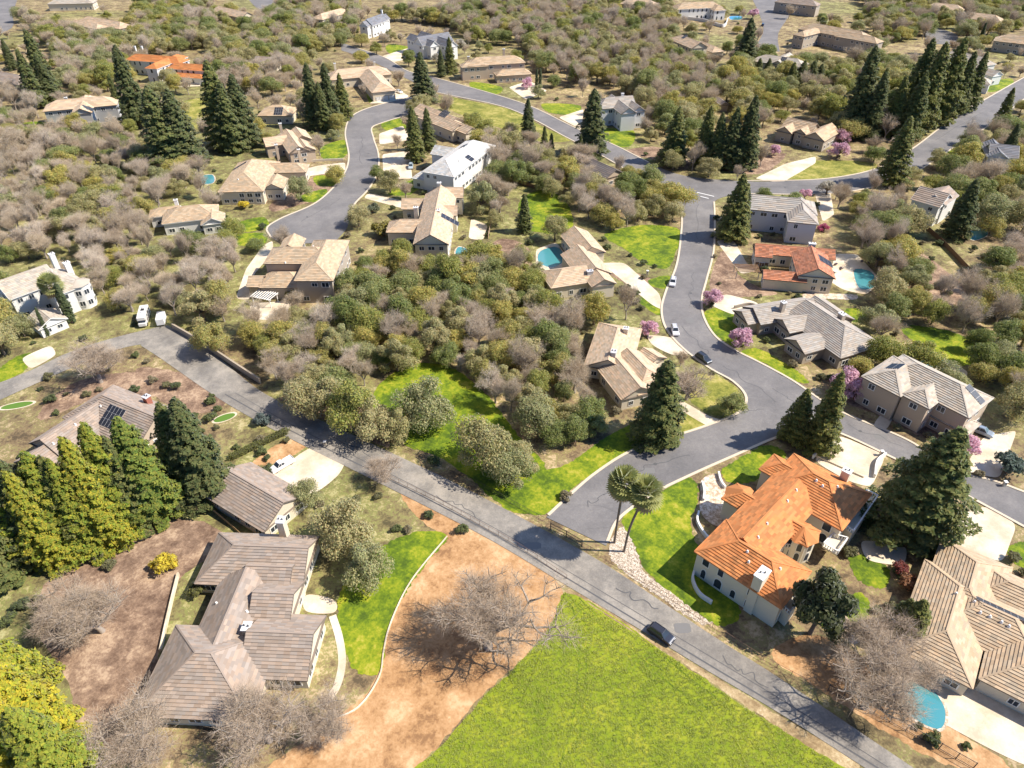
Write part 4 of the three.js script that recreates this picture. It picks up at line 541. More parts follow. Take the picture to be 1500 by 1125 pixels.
conif('redwood', [[1028, 242, 155], [1045, 247, 165], [1065, 248, 157], [1087, 248, 140]], 'dark redwood in the row of four by the avenue junction', 'row of four redwoods');
conif('redwood', [[1155, 134, 91], [1170, 131, 88], [1185, 127, 88], [1197, 126, 93], [1122, 116, 85], [1108, 116, 85]], 'small dark fir in the row before the pale tiled house', 'row of small firs', 1.5);
conif('redwood', [[1247, 196, 67], [1270, 203, 107], [1330, 172, 56], [1342, 193, 62], [1370, 183, 54], [1325, 204, 104], [1396, 167, 75], [1414, 163, 76], [1300, 200, 110], [1275, 185, 100]], 'tall dark redwood in the stand along the rising avenue', 'redwood stand by the avenue');
conif('redwood', [[1302, 270, 171, 1.2], [1462, 187, 128], [1465, 247, 181], [1397, 347, 262, 1.2]], 'lone redwood at the edge of the rising avenue', 'lone avenue redwoods');
conif('redwood', [[962, 642, 528, 1.35]], 'dark conifer on the lawn corner by the tan long-winged house');
conif('redwood', [[1195, 657, 545, .95]], 'dark narrow conifer beside the villa driveway wall');
conif('redwood', [[1160, 645, 570, 1.2]], 'pale blue-green spruce beside the villa lawn');
conif('redwood', [[1333, 778, 628, 1.55]], 'very broad dark conifer between the villa and the street');
conif('redwood', [[1071, 350, 255, 1.2], [1080, 345, 268]], 'twin conifer at the street edge before the grey house', 'twin street conifers');
conif('redwood', [[768, 340, 286, 1.1], [1322, 938, 880, 1.5], [1310, 925, 878, 1.4]], 'small conifer standing in a planted bed', 'small conifers in beds');
conif('cypress', [[106, 472, 390, 1.6], [71, 492, 432, 1], [528, 32, 12, 2], [791, 128, 88, 1.5], [786, 126, 90, 1.5], [1436, 58, 22, 1.8]], 'slim pointed Italian cypress beside a house', 'slim cypresses');
{ const b = G(1186, 928); taken.push([b.x, b.z, 3]); plant('broad', b, 1.25, 1.75, 1, 'tall dark round-headed tree leaning over the villa fire pit', null, rT); }
// fan palms
function palm(px, py, ty, label, group, lean) {
  const b = G(px, py), h = heightAt(px, py, ty), t = thing('fan_palm', label, 'palm', group, b), rnd = rngOf(px); taken.push([b.x, b.z, 2]);
  const pts = [V(0, 0, 0), V(lean * .2, h * .4, 0), V(lean * .7, h * .75, 0), V(lean, h - 1.2, 0)]; part(t, 'trunk', new THREE.TubeGeometry(new THREE.CatmullRomCurve3(pts), 14, .24, 7), mat(.2, .16, .125, .95));
  const fan = (() => { const ps = [], cs = []; const n = 11; for (let i = 0; i < n; i++) { const a = (i / (n - 1) - .5) * 2.6, a2 = a + .26; const L = 1.25; for (const [x, y, z] of [[0, 0, .75], [Math.sin(a) * L, -.12 * Math.abs(a), .75 + Math.cos(a) * L], [Math.sin(a2) * L * .7, -.05, .75 + Math.cos(a2) * L * .7]]) { ps.push(x, y, z); cs.push(1, 1, 1); } } for (const [x, y, z] of [[-.03, 0, 0], [.03, 0, 0], [0, 0, .8]]) { ps.push(x, y, z); cs.push(1, .9, .6); } const g = new THREE.BufferGeometry(); g.setAttribute('position', new THREE.Float32BufferAttribute(ps, 3)); g.setAttribute('color', new THREE.Float32BufferAttribute(cs, 3)); g.computeVertexNormals(); return g; })();
  const gm = leafM(.36, .37, .12), dm = leafM(.5, .38, .2);
  for (let i = 0; i < 62; i++) { const el = 1.35 - i / 62 * 2.5, f = part(t, i > 46 ? 'dry_frond' : 'frond', fan, i > 46 ? dm : gm); f.position.copy(pts[3]).add(V(0, .3 - i * .012, 0)); f.rotation.set(-el, i * 2.4 + rnd(), (rnd() - .5) * .4, 'YXZ'); f.scale.setScalar(1.5 + rnd() * .5); }
}
palm(900, 795, 700, 'tall fan palm by the street gate, upright trunk', null, .3); palm(914, 808, 715, 'tall fan palm by the street gate, leaning trunk', null, 2.4);
palm(97, 468, 412, 'fan palm with dry skirt against the beige-roofed house', null, 0); palm(1203, 48, 28, 'small far fan palm before the grey-brown house', null, 0);
// blossom trees
for (const [x, y, s, l] of [[1233, 210, 1.2, 'beside the stone dormer house'], [1226, 232, 1.35, 'on the lawn by the stone dormer house'], [1133, 228, .95, 'left of the stone dormer house door'], [1042, 448, .95, 'beside the street at the grey-tiled house drive'], [1082, 508, 1.15, 'on the lawn before the grey-tiled gabled house'], [1240, 578, 1.3, 'at the brown two-storey house corner'], [1405, 668, 1.1, 'beside the silver car drive'], [1102, 28, 1.4, 'at the top court'], [772, 130, 1.1, 'by the pink brick drive'], [948, 492, .9, 'above the long-winged house'], [1178, 292, .8, 'behind the grey octagonal-bay house']]) plant('plum', G(x, y), s, s, rT() * 6, 'pink blossoming plum tree ' + l, null, rT);
for (const [x, y] of [[80, 75], [100, 82], [564, 62], [640, 92], [1300, 45], [1210, 285], [675, 70]]) plant('white', G(x, y), 1.1, 1.1, rT() * 6, 'pale blossoming tree among the upper houses', 'pale blossom trees', rT);
// big bare oaks standing alone
const bigTwig = leafM(.44, .345, .255, 0), bigBare = bareGeos(333, 12.5, 12.5, 9000, 1.9, 5), bigBare2 = bareGeos(334, 8.6, 11, 6000, 1.5, 5);
for (const [x, y, s, l, g2] of [[715, 948, 1.12, 'huge spreading leafless oak on the orange soil beside the meadow', 0], [150, 925, .95, 'leafless tree on the brown yard, second of the pair', 1], [108, 918, .85, 'leafless tree on the brown yard near the yellow conifers', 1], [395, 1085, 1.0, 'leafless tree over the corner of the brown tiled house', 1], [210, 1110, 1.0, 'leafless tree on the brown yard beside the hip roof', 1], [1265, 1036, 1.05, 'leafless tree behind the black fence by the pool', 1], [1275, 965, .95, 'dense purple-brown leafless tree beside the pool', 1], [148, 560, 1.05, 'leafless oak at the lane bend above the solar house', 1], [565, 705, .62, 'thin leafless tree at the lane edge', 1], [1005, 585, .85, 'leafless tree on the lawn beside the dark conifer', 1], [290, 258, .8, 'pale leafless tree before the dark redwood clump', 1], [480, 1075, .7, 'leafless tree beside the curved garden path', 1], [1320, 1000, .75, 'leafless tree overhanging the kidney-shaped pool', 1]]) {
  const o = new THREE.Group(), gg = g2 ? bigBare2 : bigBare, b = G(x, y); part(o, 'trunk', gg[0], greyBark); part(o, 'crown', gg[1], bigTwig); top(o, 'bare_oak'); o.position.copy(b); o.scale.setScalar(s); o.rotation.y = x; tag(o, l, 'tree'); taken.push([b.x, b.z, 3]);
}
for (const [x, y, s, l] of [[510, 800, 1.35, 'large grey-green oak over the lawn by the gabled brown house'], [540, 850, 1.1, 'grey-green oak shading the house lawn'], [450, 740, .8, 'small oak beside the garage chimney'], [590, 640, 1.0, 'grey fuzzy tree at the lane bend'], [745, 705, 1.15, 'grey-green oak above the lane fence'], [760, 690, 1, 'oak above the lane fence beside the grass slope']]) plant('sage', G(x, y), s, s * 1.05, rT() * 6, l, null, rT);
// scattered woods: polygon in the photograph, spacing in metres, kinds with weights, label ending
const woods = [
  [[[0, 165], [110, 200], [240, 215], [300, 270], [240, 300], [215, 350], [250, 420], [200, 462], [150, 440], [140, 400], [90, 372], [0, 400]], 5.6, { bare: 6, oak: 2.2, sage: 2 }, 'in the wood between the deck house and the beige-roofed house'],
  [[[540, 400], [640, 365], [700, 380], [760, 395], [830, 420], [880, 470], [865, 520], [880, 560], [900, 600], [880, 635], [800, 668], [780, 640], [690, 560], [640, 530], [580, 545], [545, 580], [480, 588], [400, 565], [370, 520], [360, 480], [420, 450], [500, 440]], 4.8, { oak: 5, sage: 3, bare: 5 }, 'in the grove between the lane and the curved street'],
  [[[690, 200], [760, 215], [850, 240], [930, 265], [985, 300], [985, 330], [930, 330], [890, 345], [830, 300], [770, 280], [745, 300], [735, 340], [700, 345], [690, 260]], 6, { bare: 4, oak: 3, sage: 2 }, 'in the trees between the avenue and the pool-court house'],
  [[[560, 30], [640, 25], [720, 0], [760, -12], [920, -12], [990, 25], [985, 80], [1020, 95], [1075, 140], [1040, 190], [1000, 230], [950, 170], [880, 120], [840, 130], [780, 105], [770, 70], [690, 62], [660, 40]], 7.6, { oak: 4, sage: 3.5, bare: 6 }, 'in the hill wood behind the two-storey avenue houses'],
  [[[30, 30], [120, 55], [190, 60], [200, 20], [240, 0], [310, 0], [320, 30], [370, 40], [420, 10], [520, 0], [530, 40], [510, 65], [440, 88], [400, 112], [320, 100], [310, 70], [180, 90], [90, 85]], 7.6, { oak: 4, sage: 4, bare: 3 }, 'in the oak wood around the orange-roofed mansion'],
  [[[1220, 300], [1300, 295], [1350, 320], [1320, 380], [1345, 420], [1400, 440], [1500, 360], [1500, 640], [1440, 570], [1430, 520], [1400, 500], [1310, 475], [1270, 430], [1240, 340]], 6.2, { bare: 3.5, oak: 4, sage: 2 }, 'on the slope beyond the terracotta-roofed house'],
  [[[1235, 480], [1275, 470], [1300, 520], [1275, 580], [1245, 560], [1225, 530]], 6, { oak: 3, sage: 3, bare: 2 }, 'between the grey-tiled house and the brown two-storey house'],
  [[[1260, -10], [1500, -10], [1500, 40], [1450, 60], [1380, 60], [1330, 60], [1280, 60]], 8.5, { bare: 3, oak: 3, sage: 3 }, 'among the far hazy houses'],
  [[[1090, 95], [1250, 100], [1300, 200], [1240, 215], [1180, 165], [1120, 170], [1080, 190], [1060, 130]], 8, { oak: 4, sage: 4, bare: 1 }, 'around the row of small dark firs'],
  [[[245, 370], [320, 345], [352, 385], [345, 420], [330, 475], [255, 470], [235, 420]], 6, { bare: 6, oak: 1, sage: 1 }, 'between the motorhome and the tan cul-de-sac house'],
  [[[1390, 230], [1440, 215], [1500, 200], [1500, 345], [1420, 350], [1395, 300]], 8, { oak: 4, bare: 3, sage: 1 }, 'on the slope by the white gabled house'],
  [[[0, 480], [45, 455], [60, 500], [20, 520], [0, 530]], 6, { oak: 1, sage: 2 }, 'beside the beige-roofed house drive'],
  [[[0, 120], [40, 135], [60, 175], [0, 180]], 8, { bare: 2, sage: 1 }, 'below the grey-roofed house'],
  [[[600, 590], [700, 575], [785, 680], [745, 725], [650, 660]], 13, { oak: 1, sage: 2 }, 'on the grass of the grove above the lane fence'],
  [[[1240, 95], [1330, 100], [1330, 150], [1300, 210], [1235, 180]], 7, { oak: 2, sage: 2, bare: 1 }, 'under the avenue redwood stand'],
  [[[90, 85], [180, 95], [190, 120], [150, 130], [90, 125]], 7.5, { oak: 2, sage: 2, bare: 2 }, 'beside the deck house redwoods'],
  [[[305, 110], [400, 110], [440, 95], [445, 130], [400, 140], [330, 140]], 7.5, { oak: 2, bare: 3 }, 'around the brown cottage'],
  [[[400, 640], [470, 590], [560, 640], [520, 640]], 7, { oak: 1, sage: 1 }, 'at the shaded lane edge'],
];
const LABEL = { oak: 'olive-green evergreen oak ', sage: 'grey-green oak ', bare: 'leafless grey-brown oak ' };
const cand = { oak: [], sage: [], bare: [] };
const clear = (x, z, m) => { for (const k of footprints) if (inBlock(k, { x, z }, m)) return false; for (const s of solids) if (inPoly(x, z, s)) return false; return true; };
const hides = (x, z) => { const k = Math.hypot(x, z), far = k > 230 ? 1.5 : 1; for (const d of [4 * far, 8 * far]) { const p = { x: x * (1 + d / k), z: z * (1 + d / k) }; if (footprints.some(f => inBlock(f, p, .5))) return true; } const q = { x: x * (1 + 4.5 / k), z: z * (1 + 4.5 / k) }; return solids.some(s => inPoly(q.x, q.z, s)); };
const near = (x, z, d) => taken.some(t => (t[0] - x) ** 2 + (t[1] - z) ** 2 < Math.max(d, t[2]) ** 2 * .8);
const allLawns = lawnsPx.map(l => l[1].map(p => G(p[0], p[1]))), openLawns = lawnsPx.filter((l, i) => i !== 9).map(l => l[1].map(p => G(p[0], p[1])));
for (const [poly, d, mix, where] of woods) {
  const w = poly.map(p => G(p[0], p[1])), xs = w.map(p => p.x), zs = w.map(p => p.z), x0 = Math.min(...xs), x1 = Math.max(...xs), z0 = Math.min(...zs), z1 = Math.max(...zs), tries = (x1 - x0) * (z1 - z0) / (d * d) * 7, tot = Object.values(mix).reduce((a, b) => a + b, 0);
  for (let i = 0; i < tries; i++) {
    const x = x0 + rT() * (x1 - x0), z = z0 + rT() * (z1 - z0); if (!inPoly(x, z, w) || near(x, z, d) || !clear(x, z, 2.4) || hides(x, z) || openLawns.some(l => inPoly(x, z, l) && rT() < .85)) continue;
    taken.push([x, z, d]); let q = rT() * tot, key; for (const k in mix) { key = k; if ((q -= mix[k]) < 0) break; }
    cand[key].push([x, z, Math.min(1.5, (d < 5 ? .95 : d / 5.6) * (.66 + rT() * .62)), LABEL[key] + where, 'trees ' + where]);
  }
}
// single yard trees and shrubs over the rest of the neighbourhood
const shrubs = [];
for (let i = 0; i < 14000; i++) {
  const py = 20 + rT() * 1080, q = G(rT() * 1500, py), x = q.x, z = q.z, tree = rT() < (py < 300 ? .6 : .22) && py < 640, d = tree ? 8.5 : 2.6 + (py < 300 ? 4 : 0); if (shrubs.length > 285 && !tree) continue;
  if (near(x, z, d) || !clear(x, z, tree ? 2.5 : 1) || (tree && hides(x, z)) || allLawns.some(l => inPoly(x, z, l)) || (py > 780 && q.x < 60 && q.x > -75) || rT() < .5) continue;
  if (py > 560 && rT() < .55) continue;
  taken.push([x, z, d]);
  if (tree) { const k = ['oak', 'sage', 'bare', 'bare'][Math.floor(rT() * 4)]; cand[k].push([x, z, .7 + rT() * .5, LABEL[k] + 'standing alone in a yard between houses', 'single yard trees']); } else shrubs.push([x, z, .6 + rT() * .8]);
}
for (const key in cand) {
  const L = cand[key].sort((a, b) => (a[0] ** 2 + a[1] ** 2) - (b[0] ** 2 + b[1] ** 2));
  L.slice(0, 292).forEach(c => plant(key, V(c[0], 0, c[1]), c[2], c[2] * (.9 + rT() * .3), rT() * 6.28, c[3], c[4], rT));
  const rest = L.slice(292); if (!rest.length) continue;
  const K = KINDS[key], m4 = new THREE.Matrix4(), holder = new THREE.Group(); top(holder, 'distant_woodland'); holder.userData.kind = 'stuff'; tag(holder, 'far ' + LABEL[key].trim() + ' canopy merging into one wood on the hill', 'woodland');
  K.geos.forEach((gs, gi) => { const mine = rest.filter((c, i) => i % K.geos.length === gi); for (const [geo, m, n] of [[gs[0], K.bark, 'trunks'], [gs[1], K.mats[gi % K.mats.length], 'crowns']]) { const im = new THREE.InstancedMesh(geo, m, mine.length); im.name = n; im.userData.kind = 'stuff'; mine.forEach((c, i) => { m4.compose(V(c[0], 0, c[1]), new THREE.Quaternion().setFromAxisAngle(V(0, 1, 0), i * 1.7), V(c[2], c[2], c[2])); im.setMatrixAt(i, m4); }); holder.add(im); } });
}
for (const [x, z, s] of shrubs) plant('shrub', V(x, 0, z), s, s, rT() * 6, 'rounded garden shrub in a planted bed or yard', 'garden shrubs', rT);
for (const [x, y, s, c, l] of [[243, 832, 2.2, [.62, .50, .03], 'bright yellow flowering bush beside the brown house yard'], [358, 305, 2.0, [.7, .55, .03], 'bright yellow bush by the cul-de-sac lawn'], [560, 345, 3.2, [.26, .22, .03], 'golden leafed tree at the end of the cul-de-sac'], [430, 440, 2.1, [.30, .28, .03], 'yellow-green palm-like bush before the tan two-storey house'], [545, 312, 2.4, [.13, .15, .08], 'round grey-green bush at the cul-de-sac kerb'], [415, 62, 2.5, [.2, .09, .05], 'reddish brown-leaved tree by the brown cottage'], [1205, 338, 1.8, [.5, .1, .2], 'magenta flowering shrub behind the grey house'], [1330, 860, 1.8, [.3, .13, .05], 'orange-leaved shrub beside the tan house wall'], [1318, 838, 1.5, [.22, .04, .03], 'dark red shrub beside the tan house wall'], [1475, 690, 3, [.09, .13, .10], 'blue-green spreading shrub at the street corner'], [385, 620, 1.8, [.12, .16, .15], 'silvery blue conifer shrub at the lane edge'], [340, 835, 2, [.12, .13, .03], 'green shrub by the brown house terrace'], [290, 870, 1.6, [.15, .15, .03], 'light green shrub beside the terrace wall']]) { const o = plant('shrub', G(x, y), s, s, x, l, null, rT); o.children[1].material = leafM(...c); }
// clipped hedge by the drive
{ const l = smoothPts([[340, 672], [375, 655], [418, 635]], false, 12), g = stripSolid(l, 1.3, 1.1, 0), rnd = rngOf(5), list = []; for (const p of smoothPts([[338, 673], [375, 655], [420, 634]], false, 150)) for (let i = 0; i < 26; i++) { const d = dirR(rnd); d.y = Math.abs(d.y); list.push([V(p.x + (rnd() - .5) * 1.5, .2 + rnd() * 1.1, p.z + (rnd() - .5) * 1.5), .14 + rnd() * .1, d]); } const t = thing('clipped_hedge', 'long clipped yellow-green hedge beside the concrete drive', 'hedge'); part(t, 'foliage', leafSoup(list, rnd, 1.4, [.8, .9, .8], [1.2, 1.1, 1]), leafM(.16, .17, .03)); part(t, 'branches', g, mat(.06, .06, .02, 1)); }
// meadow grass blades
{
  const w = lawnsPx[0][1].map(p => G(p[0], p[1])), rnd = rngOf(77), n = 12000, blade = (() => { const ps = []; for (let i = 0; i < 6; i++) { const a = i * 1.05 + .3, x = Math.cos(a), z = Math.sin(a), r = .12 + (i % 3) * .07; ps.push(-z * .03 + x * .03, 0, x * .03 + z * .03, z * .03 + x * .03, 0, -x * .03 + z * .03, x * r, .16 + (i % 2) * .08, z * r); } const g = new THREE.BufferGeometry(); g.setAttribute('position', new THREE.Float32BufferAttribute(ps, 3)); g.computeVertexNormals(); return g; })();
  const im = new THREE.InstancedMesh(blade, new THREE.MeshPhysicalMaterial({ color: C(1, 1, 1), roughness: 1, side: THREE.DoubleSide, transmission: .4, thickness: 0 }), n), m4 = new THREE.Matrix4(), c = new THREE.Color(); let k = 0;
  while (k < n) { const x = -40 + rnd() * 100, z = -120 + rnd() * 80; if (!inPoly(x, z, w)) continue; const s = .7 + rnd() * 1.1; m4.compose(V(x, .03, z), new THREE.Quaternion().setFromAxisAngle(V(0, 1, 0), rnd() * 6.28), V(s, s, s)); im.setMatrixAt(k, m4); const f = Math.min(1, Math.max(0, N1(x / 9 + 40, z / 9 + 40) * .7 + rnd() * .4)); im.setColorAt(k, c.setRGB(.36 + f * .13, .44 + f * .07, .045 + f * .04)); k++; }
  top(im, 'meadow_grass'); im.userData.kind = 'stuff'; tag(im, 'bright green rough grass covering the open meadow beside the lane', 'grass');
}

// ---------------------------------------------------------------- vehicles
const tyreM = mat(.02, .02, .02, .9), rimM = mat(.45, .45, .47, .35, { metalness: .6 });
const wheelT = (() => { const g = new THREE.TorusGeometry(.25, .11, 8, 18); return g; })(), wheelR = (() => { const g = new THREE.CylinderGeometry(.2, .2, .16, 14); g.rotateX(Math.PI / 2); return g; })();
function wheels(t, xs, W, s = 1) { for (const x of xs) for (const z of [-1, 1]) { const w = new THREE.Group(); w.name = 'wheel'; w.position.set(x, .36 * s, z * (W / 2 - .12)); w.scale.setScalar(s); t.add(w); part(w, 'tyre', wheelT, tyreM); part(w, 'rim', wheelR, rimM); } }
// a prism with a smaller top: glass house of a car
function taper(x0, x1, X0, X1, y0, y1, w0, w1) { const p = [[x0, y0, -w0], [x1, y0, -w0], [x1, y0, w0], [x0, y0, w0], [X0, y1, -w1], [X1, y1, -w1], [X1, y1, w1], [X0, y1, w1]], f = [[0, 1, 2, 3], [7, 6, 5, 4], [0, 4, 5, 1], [1, 5, 6, 2], [2, 6, 7, 3], [3, 7, 4, 0]], ps = []; for (const q of f) for (const i of [q[0], q[1], q[2], q[0], q[2], q[3]]) ps.push(...p[i]); const g = new THREE.BufferGeometry(); g.setAttribute('position', new THREE.Float32BufferAttribute(ps, 3)); g.computeVertexNormals(); return g; }
function car(px, py, tx, ty, col, label, o = {}) {
  const p = G(px, py), q = G(tx, ty), y = o.y ?? .09, t = thing(o.truck ? 'pickup_truck' : 'parked_car', label, o.truck ? 'truck' : 'car', null, V(p.x, y, p.z)); t.rotation.y = -Math.atan2(q.z - p.z, q.x - p.x);
  const L = o.truck ? 5.6 : 4.7, W = 1.9, h = o.low ? 1.42 : 1.7, paint = new THREE.MeshPhysicalMaterial({ color: C(...col), roughness: .35, clearcoat: 1, clearcoatRoughness: .08, metalness: .2 });
  const s = new THREE.Shape(), hx = L / 2; s.moveTo(-hx, .35); s.lineTo(hx - .1, .32); s.quadraticCurveTo(hx, .4, hx, .62); s.quadraticCurveTo(hx - .08, .82, hx - .45, .9); s.lineTo(hx - 1.35, 1.0); s.lineTo(-hx + .15, 1.02); s.quadraticCurveTo(-hx, .95, -hx, .7); s.lineTo(-hx, .35);
  const bg = new THREE.ExtrudeGeometry(s, { depth: W - .2, bevelEnabled: true, bevelSize: .08, bevelThickness: .1, bevelSegments: 3, curveSegments: 5 }); bg.translate(0, 0, -W / 2 + .1); part(t, 'body', bg, paint);
  const c0 = o.truck ? -.5 : -hx + .15, c1 = hx - 1.2;
  part(t, 'windows', taper(c0, c1, c0 + .35, c1 - .75, 1, h, W / 2 - .08, W / 2 - .26), M.glass);
  const rg = new RoundedBoxGeometry(c1 - .75 - c0 - .33, .07, W - .46, 2, .03); rg.translate((c0 + .35 + c1 - .75) / 2, h + .02, 0); part(t, 'roof', rg, paint);
  for (const z of [-1, 1]) for (const [a, b, n] of [[V(c1 - .06, 1, z * (W / 2 - .09)), V(c1 - .78, h, z * (W / 2 - .26)), 'pillar'], [V((c0 + c1) / 2, 1, z * (W / 2 - .07)), V((c0 + c1) / 2 - .15, h, z * (W / 2 - .25)), 'pillar'], [V(c0 + .04, 1, z * (W / 2 - .09)), V(c0 + .36, h, z * (W / 2 - .26)), 'pillar']]) part(t, n, bar(a, b, .09, .07), paint);
  if (o.truck) { const b = new THREE.BoxGeometry(1.85, .06, 1.5); b.translate(-hx + 1.1, 1.06, 0); part(t, 'cargo_bed', b, M.black); for (const z of [-.82, .82]) { const g = new THREE.BoxGeometry(2.1, .24, .1); g.translate(-hx + 1.1, 1.12, z); part(t, 'bed_side', g, paint); } const tg = new THREE.BoxGeometry(.1, .24, 1.7); tg.translate(-hx + .08, 1.12, 0); part(t, 'tailgate', tg, paint); }
  else for (const z of [-.6, .6]) part(t, 'roof_rail', bar(V(c0 + .5, h + .09, z), V(c1 - .9, h + .09, z), .05, .05), M.black);
  for (const z of [-.66, .66]) { const hg = new RoundedBoxGeometry(.2, .16, .42, 2, .05); hg.translate(hx - .1, .74, z); part(t, 'headlight', hg, M.frame); const lg = new RoundedBoxGeometry(.1, .22, .3, 2, .04); lg.translate(-hx + .0, .85, z * 1.1); part(t, 'tail_light', lg, mat(.4, .02, .02, .3)); const mg = new RoundedBoxGeometry(.16, .14, .2, 2, .05); mg.translate(c1 - .35, 1.06, z / .66 * (W / 2 + .06)); part(t, 'mirror', mg, paint); }
  wheels(t, [-hx + .9, hx - .95], W); return t;
}
car(968, 932, 985, 944, [.03, .032, .045], 'dark blue car parked on the lane edge beside the meadow');
car(414, 684, 397, 694, [.78, .78, .78], 'white pickup truck parked on the concrete drive', { truck: 1 });
car(985, 416, 983, 428, [.75, .75, .76], 'white car parked at the kerb by the small front lawn'); car(988, 487, 991, 497, [.74, .74, .76], 'white car parked at the kerb above the long-winged house');
car(1030, 528, 1040, 535, [.045, .05, .06], 'dark grey car parked by the bend lawn'); car(1437, 635, 1450, 640, [.3, .36, .44], 'silver-blue car on the drive of the brown two-storey house');
car(602, 246, 601, 256, [.5, .6, .66], 'pale blue car on the drive of the white solar house'); car(489, 202, 480, 204, [.55, .56, .58], 'silver pickup beside the cul-de-sac redwoods', { truck: 1 }); car(585, 136, 592, 139, [.7, .7, .7], 'white car before the three garage doors', { low: 1 });
car(297, 119, 303, 118, [.65, .66, .68], 'silver car below the orange-roofed mansion'); car(1117, 38, 1119, 34, [.05, .06, .1], 'dark blue car at the kerb of the top court'); car(355, 93, 362, 92, [.5, .52, .55], 'grey car on the far drive by the cottage'); car(470, 42, 478, 43, [.06, .06, .07], 'black car on the far wooded drive'); car(482, 48, 490, 49, [.5, .5, .52], 'silver car on the far wooded drive'); car(1208, 101, 1214, 102, [.1, .3, .6], 'bright blue car beside the row of firs');
// motorhome and trailer
{
  const p = G(213, 470), q = G(210, 482), t = thing('motorhome', 'white and brown motorhome parked at the lane end under bare trees', 'motorhome', null, V(p.x, .1, p.z)); t.rotation.y = -Math.atan2(q.z - p.z, q.x - p.x); const w = mat(.74, .72, .68, .5);
  const b = new RoundedBoxGeometry(6.4, 2.5, 2.4, 3, .15); b.translate(-.6, 1.85, 0); part(t, 'body', b, w); const c = new RoundedBoxGeometry(1.8, 1.1, 2.3, 3, .2); c.translate(2.7, 2.6, 0); part(t, 'cab_overhang', c, w); const h = new RoundedBoxGeometry(2, 1.1, 2.1, 3, .2); h.translate(3.2, 1.0, 0); part(t, 'hood', h, w); part(t, 'windscreen', taper(2.4, 4.0, 2.4, 3.3, 1.4, 2.1, .95, .9), M.glass);
  for (const z of [-1.21, 1.21]) { const s = new THREE.BoxGeometry(5.6, .3, .03); s.translate(-.6, 1.3, z); part(t, 'stripe', s, M.wood); for (const x of [-2.6, -.8, 1]) { const g = new THREE.BoxGeometry(.9, .6, .04); g.translate(x, 2.3, z); part(t, 'window', g, M.glass); } } for (const x of [-2.2, .4]) { const g = new RoundedBoxGeometry(.9, .3, .8, 2, .08); g.translate(x, 3.2, 0); part(t, 'roof_unit', g, M.alu); } const sk = new THREE.BoxGeometry(1.1, .1, .9); sk.translate(-.9, 3.14, 0); part(t, 'roof_hatch', sk, M.black); wheels(t, [-2.4, 3], 2.3, 1.15);
  const p2 = G(238, 473), q2 = G(236, 484), u = thing('cargo_trailer', 'white box trailer standing beside the motorhome', 'trailer', null, V(p2.x, .1, p2.z)); u.rotation.y = -Math.atan2(q2.z - p2.z, q2.x - p2.x); const tb = new RoundedBoxGeometry(4.6, 1.9, 2.2, 3, .12); tb.translate(0, 1.45, 0); part(u, 'box', tb, M.white); const rf = new RoundedBoxGeometry(4.5, .08, 2.1, 2, .03); rf.translate(0, 2.44, 0); part(u, 'roof', rf, M.frame); const dr = new THREE.BoxGeometry(.04, 1.6, 1.9); dr.translate(-2.33, 1.45, 0); part(u, 'door', dr, M.frame); part(u, 'tow_bar', bar(V(2.2, .5, 0), V(3.4, .45, 0), .1, .1), M.black); for (const z of [-1, 1]) { const f = new THREE.BoxGeometry(.9, .1, .3); f.translate(0, .75, z * 1.1); part(u, 'mudguard', f, M.black); } wheels(u, [0], 2.4);
}
// ---------------------------------------------------------------- fences, walls, garden structures
function fence(pts, h, label, { step = 2.4, m = M.metalFence, rails = 2, pickets = 0, name = 'fence', th = .06, solid = 0 } = {}) {
  const l = smoothPts(pts, false, 200), len = l.reduce((s, p, i) => i ? s + p.distanceTo(l[i - 1]) : 0, 0), n = Math.max(1, Math.round(len / step)), c = new THREE.CatmullRomCurve3(l), P = c.getSpacedPoints(n), o = P[0].clone(), t = thing(name, label, name.includes('gate') ? 'gate' : 'fence', null, o), pg = new THREE.BoxGeometry(th, h, th); pg.translate(0, h / 2, 0);
  P.forEach((p, i) => { const a = part(t, 'post', pg, m); a.position.copy(p).sub(o); if (i) { const b = P[i - 1].clone().sub(o), e = p.clone().sub(o); for (let r = 0; r < rails; r++) { const y = rails === 1 ? h * .95 : h * (.12 + .8 * r / (rails - 1)); part(t, 'rail', bar(b.clone().setY(y), e.clone().setY(y), th * .6, th * .8), m); }
    if (pickets) { const gs = [], k = Math.round(b.distanceTo(e) / pickets); for (let j = 1; j < k; j++) { const q = b.clone().lerp(e, j / k); gs.push(bar(V(q.x, .1, q.z), V(q.x, h - .08, q.z), .022, .022)); } part(t, 'picket_panel', mergeGeometries(gs), m); }
    if (solid) for (let j = 0; j < 5; j++) { const y = h * (.1 + j * .2); part(t, 'board', bar(b.clone().setY(y), e.clone().setY(y), .04, h * .19), m); } } });
}
fence([[572, 702], [640, 735], [700, 768], [765, 805], [830, 848]], 1.3, 'thin metal fence between the lane and the orange soil', { m: M.rust }); fence([[590, 652], [660, 690], [720, 722], [770, 750], [803, 768]], 1.5, 'thin metal fence between the lane and the grass slope', { pickets: .3 });
fence([[806, 776], [830, 788], [852, 801]], 2.1, 'black mesh street gate between the lane and the kerbed street', { name: 'street_gate', pickets: .09, step: 4.6, th: .12, rails: 3 }); fence([[853, 801], [866, 808], [876, 814]], 1.4, 'short black fence beside the fan palms', { pickets: .2 });
fence([[880, 816], [940, 852], [1000, 890], [1060, 930], [1120, 968], [1180, 1000]], 1.2, 'dark wire fence between the lane and the villa gravel', { m: M.rust }); fence([[1212, 1012], [1265, 1038], [1340, 1078], [1425, 1126]], 1.9, 'black picket fence between the lane and the pool garden', { pickets: .16, step: 2.4, th: .1 });
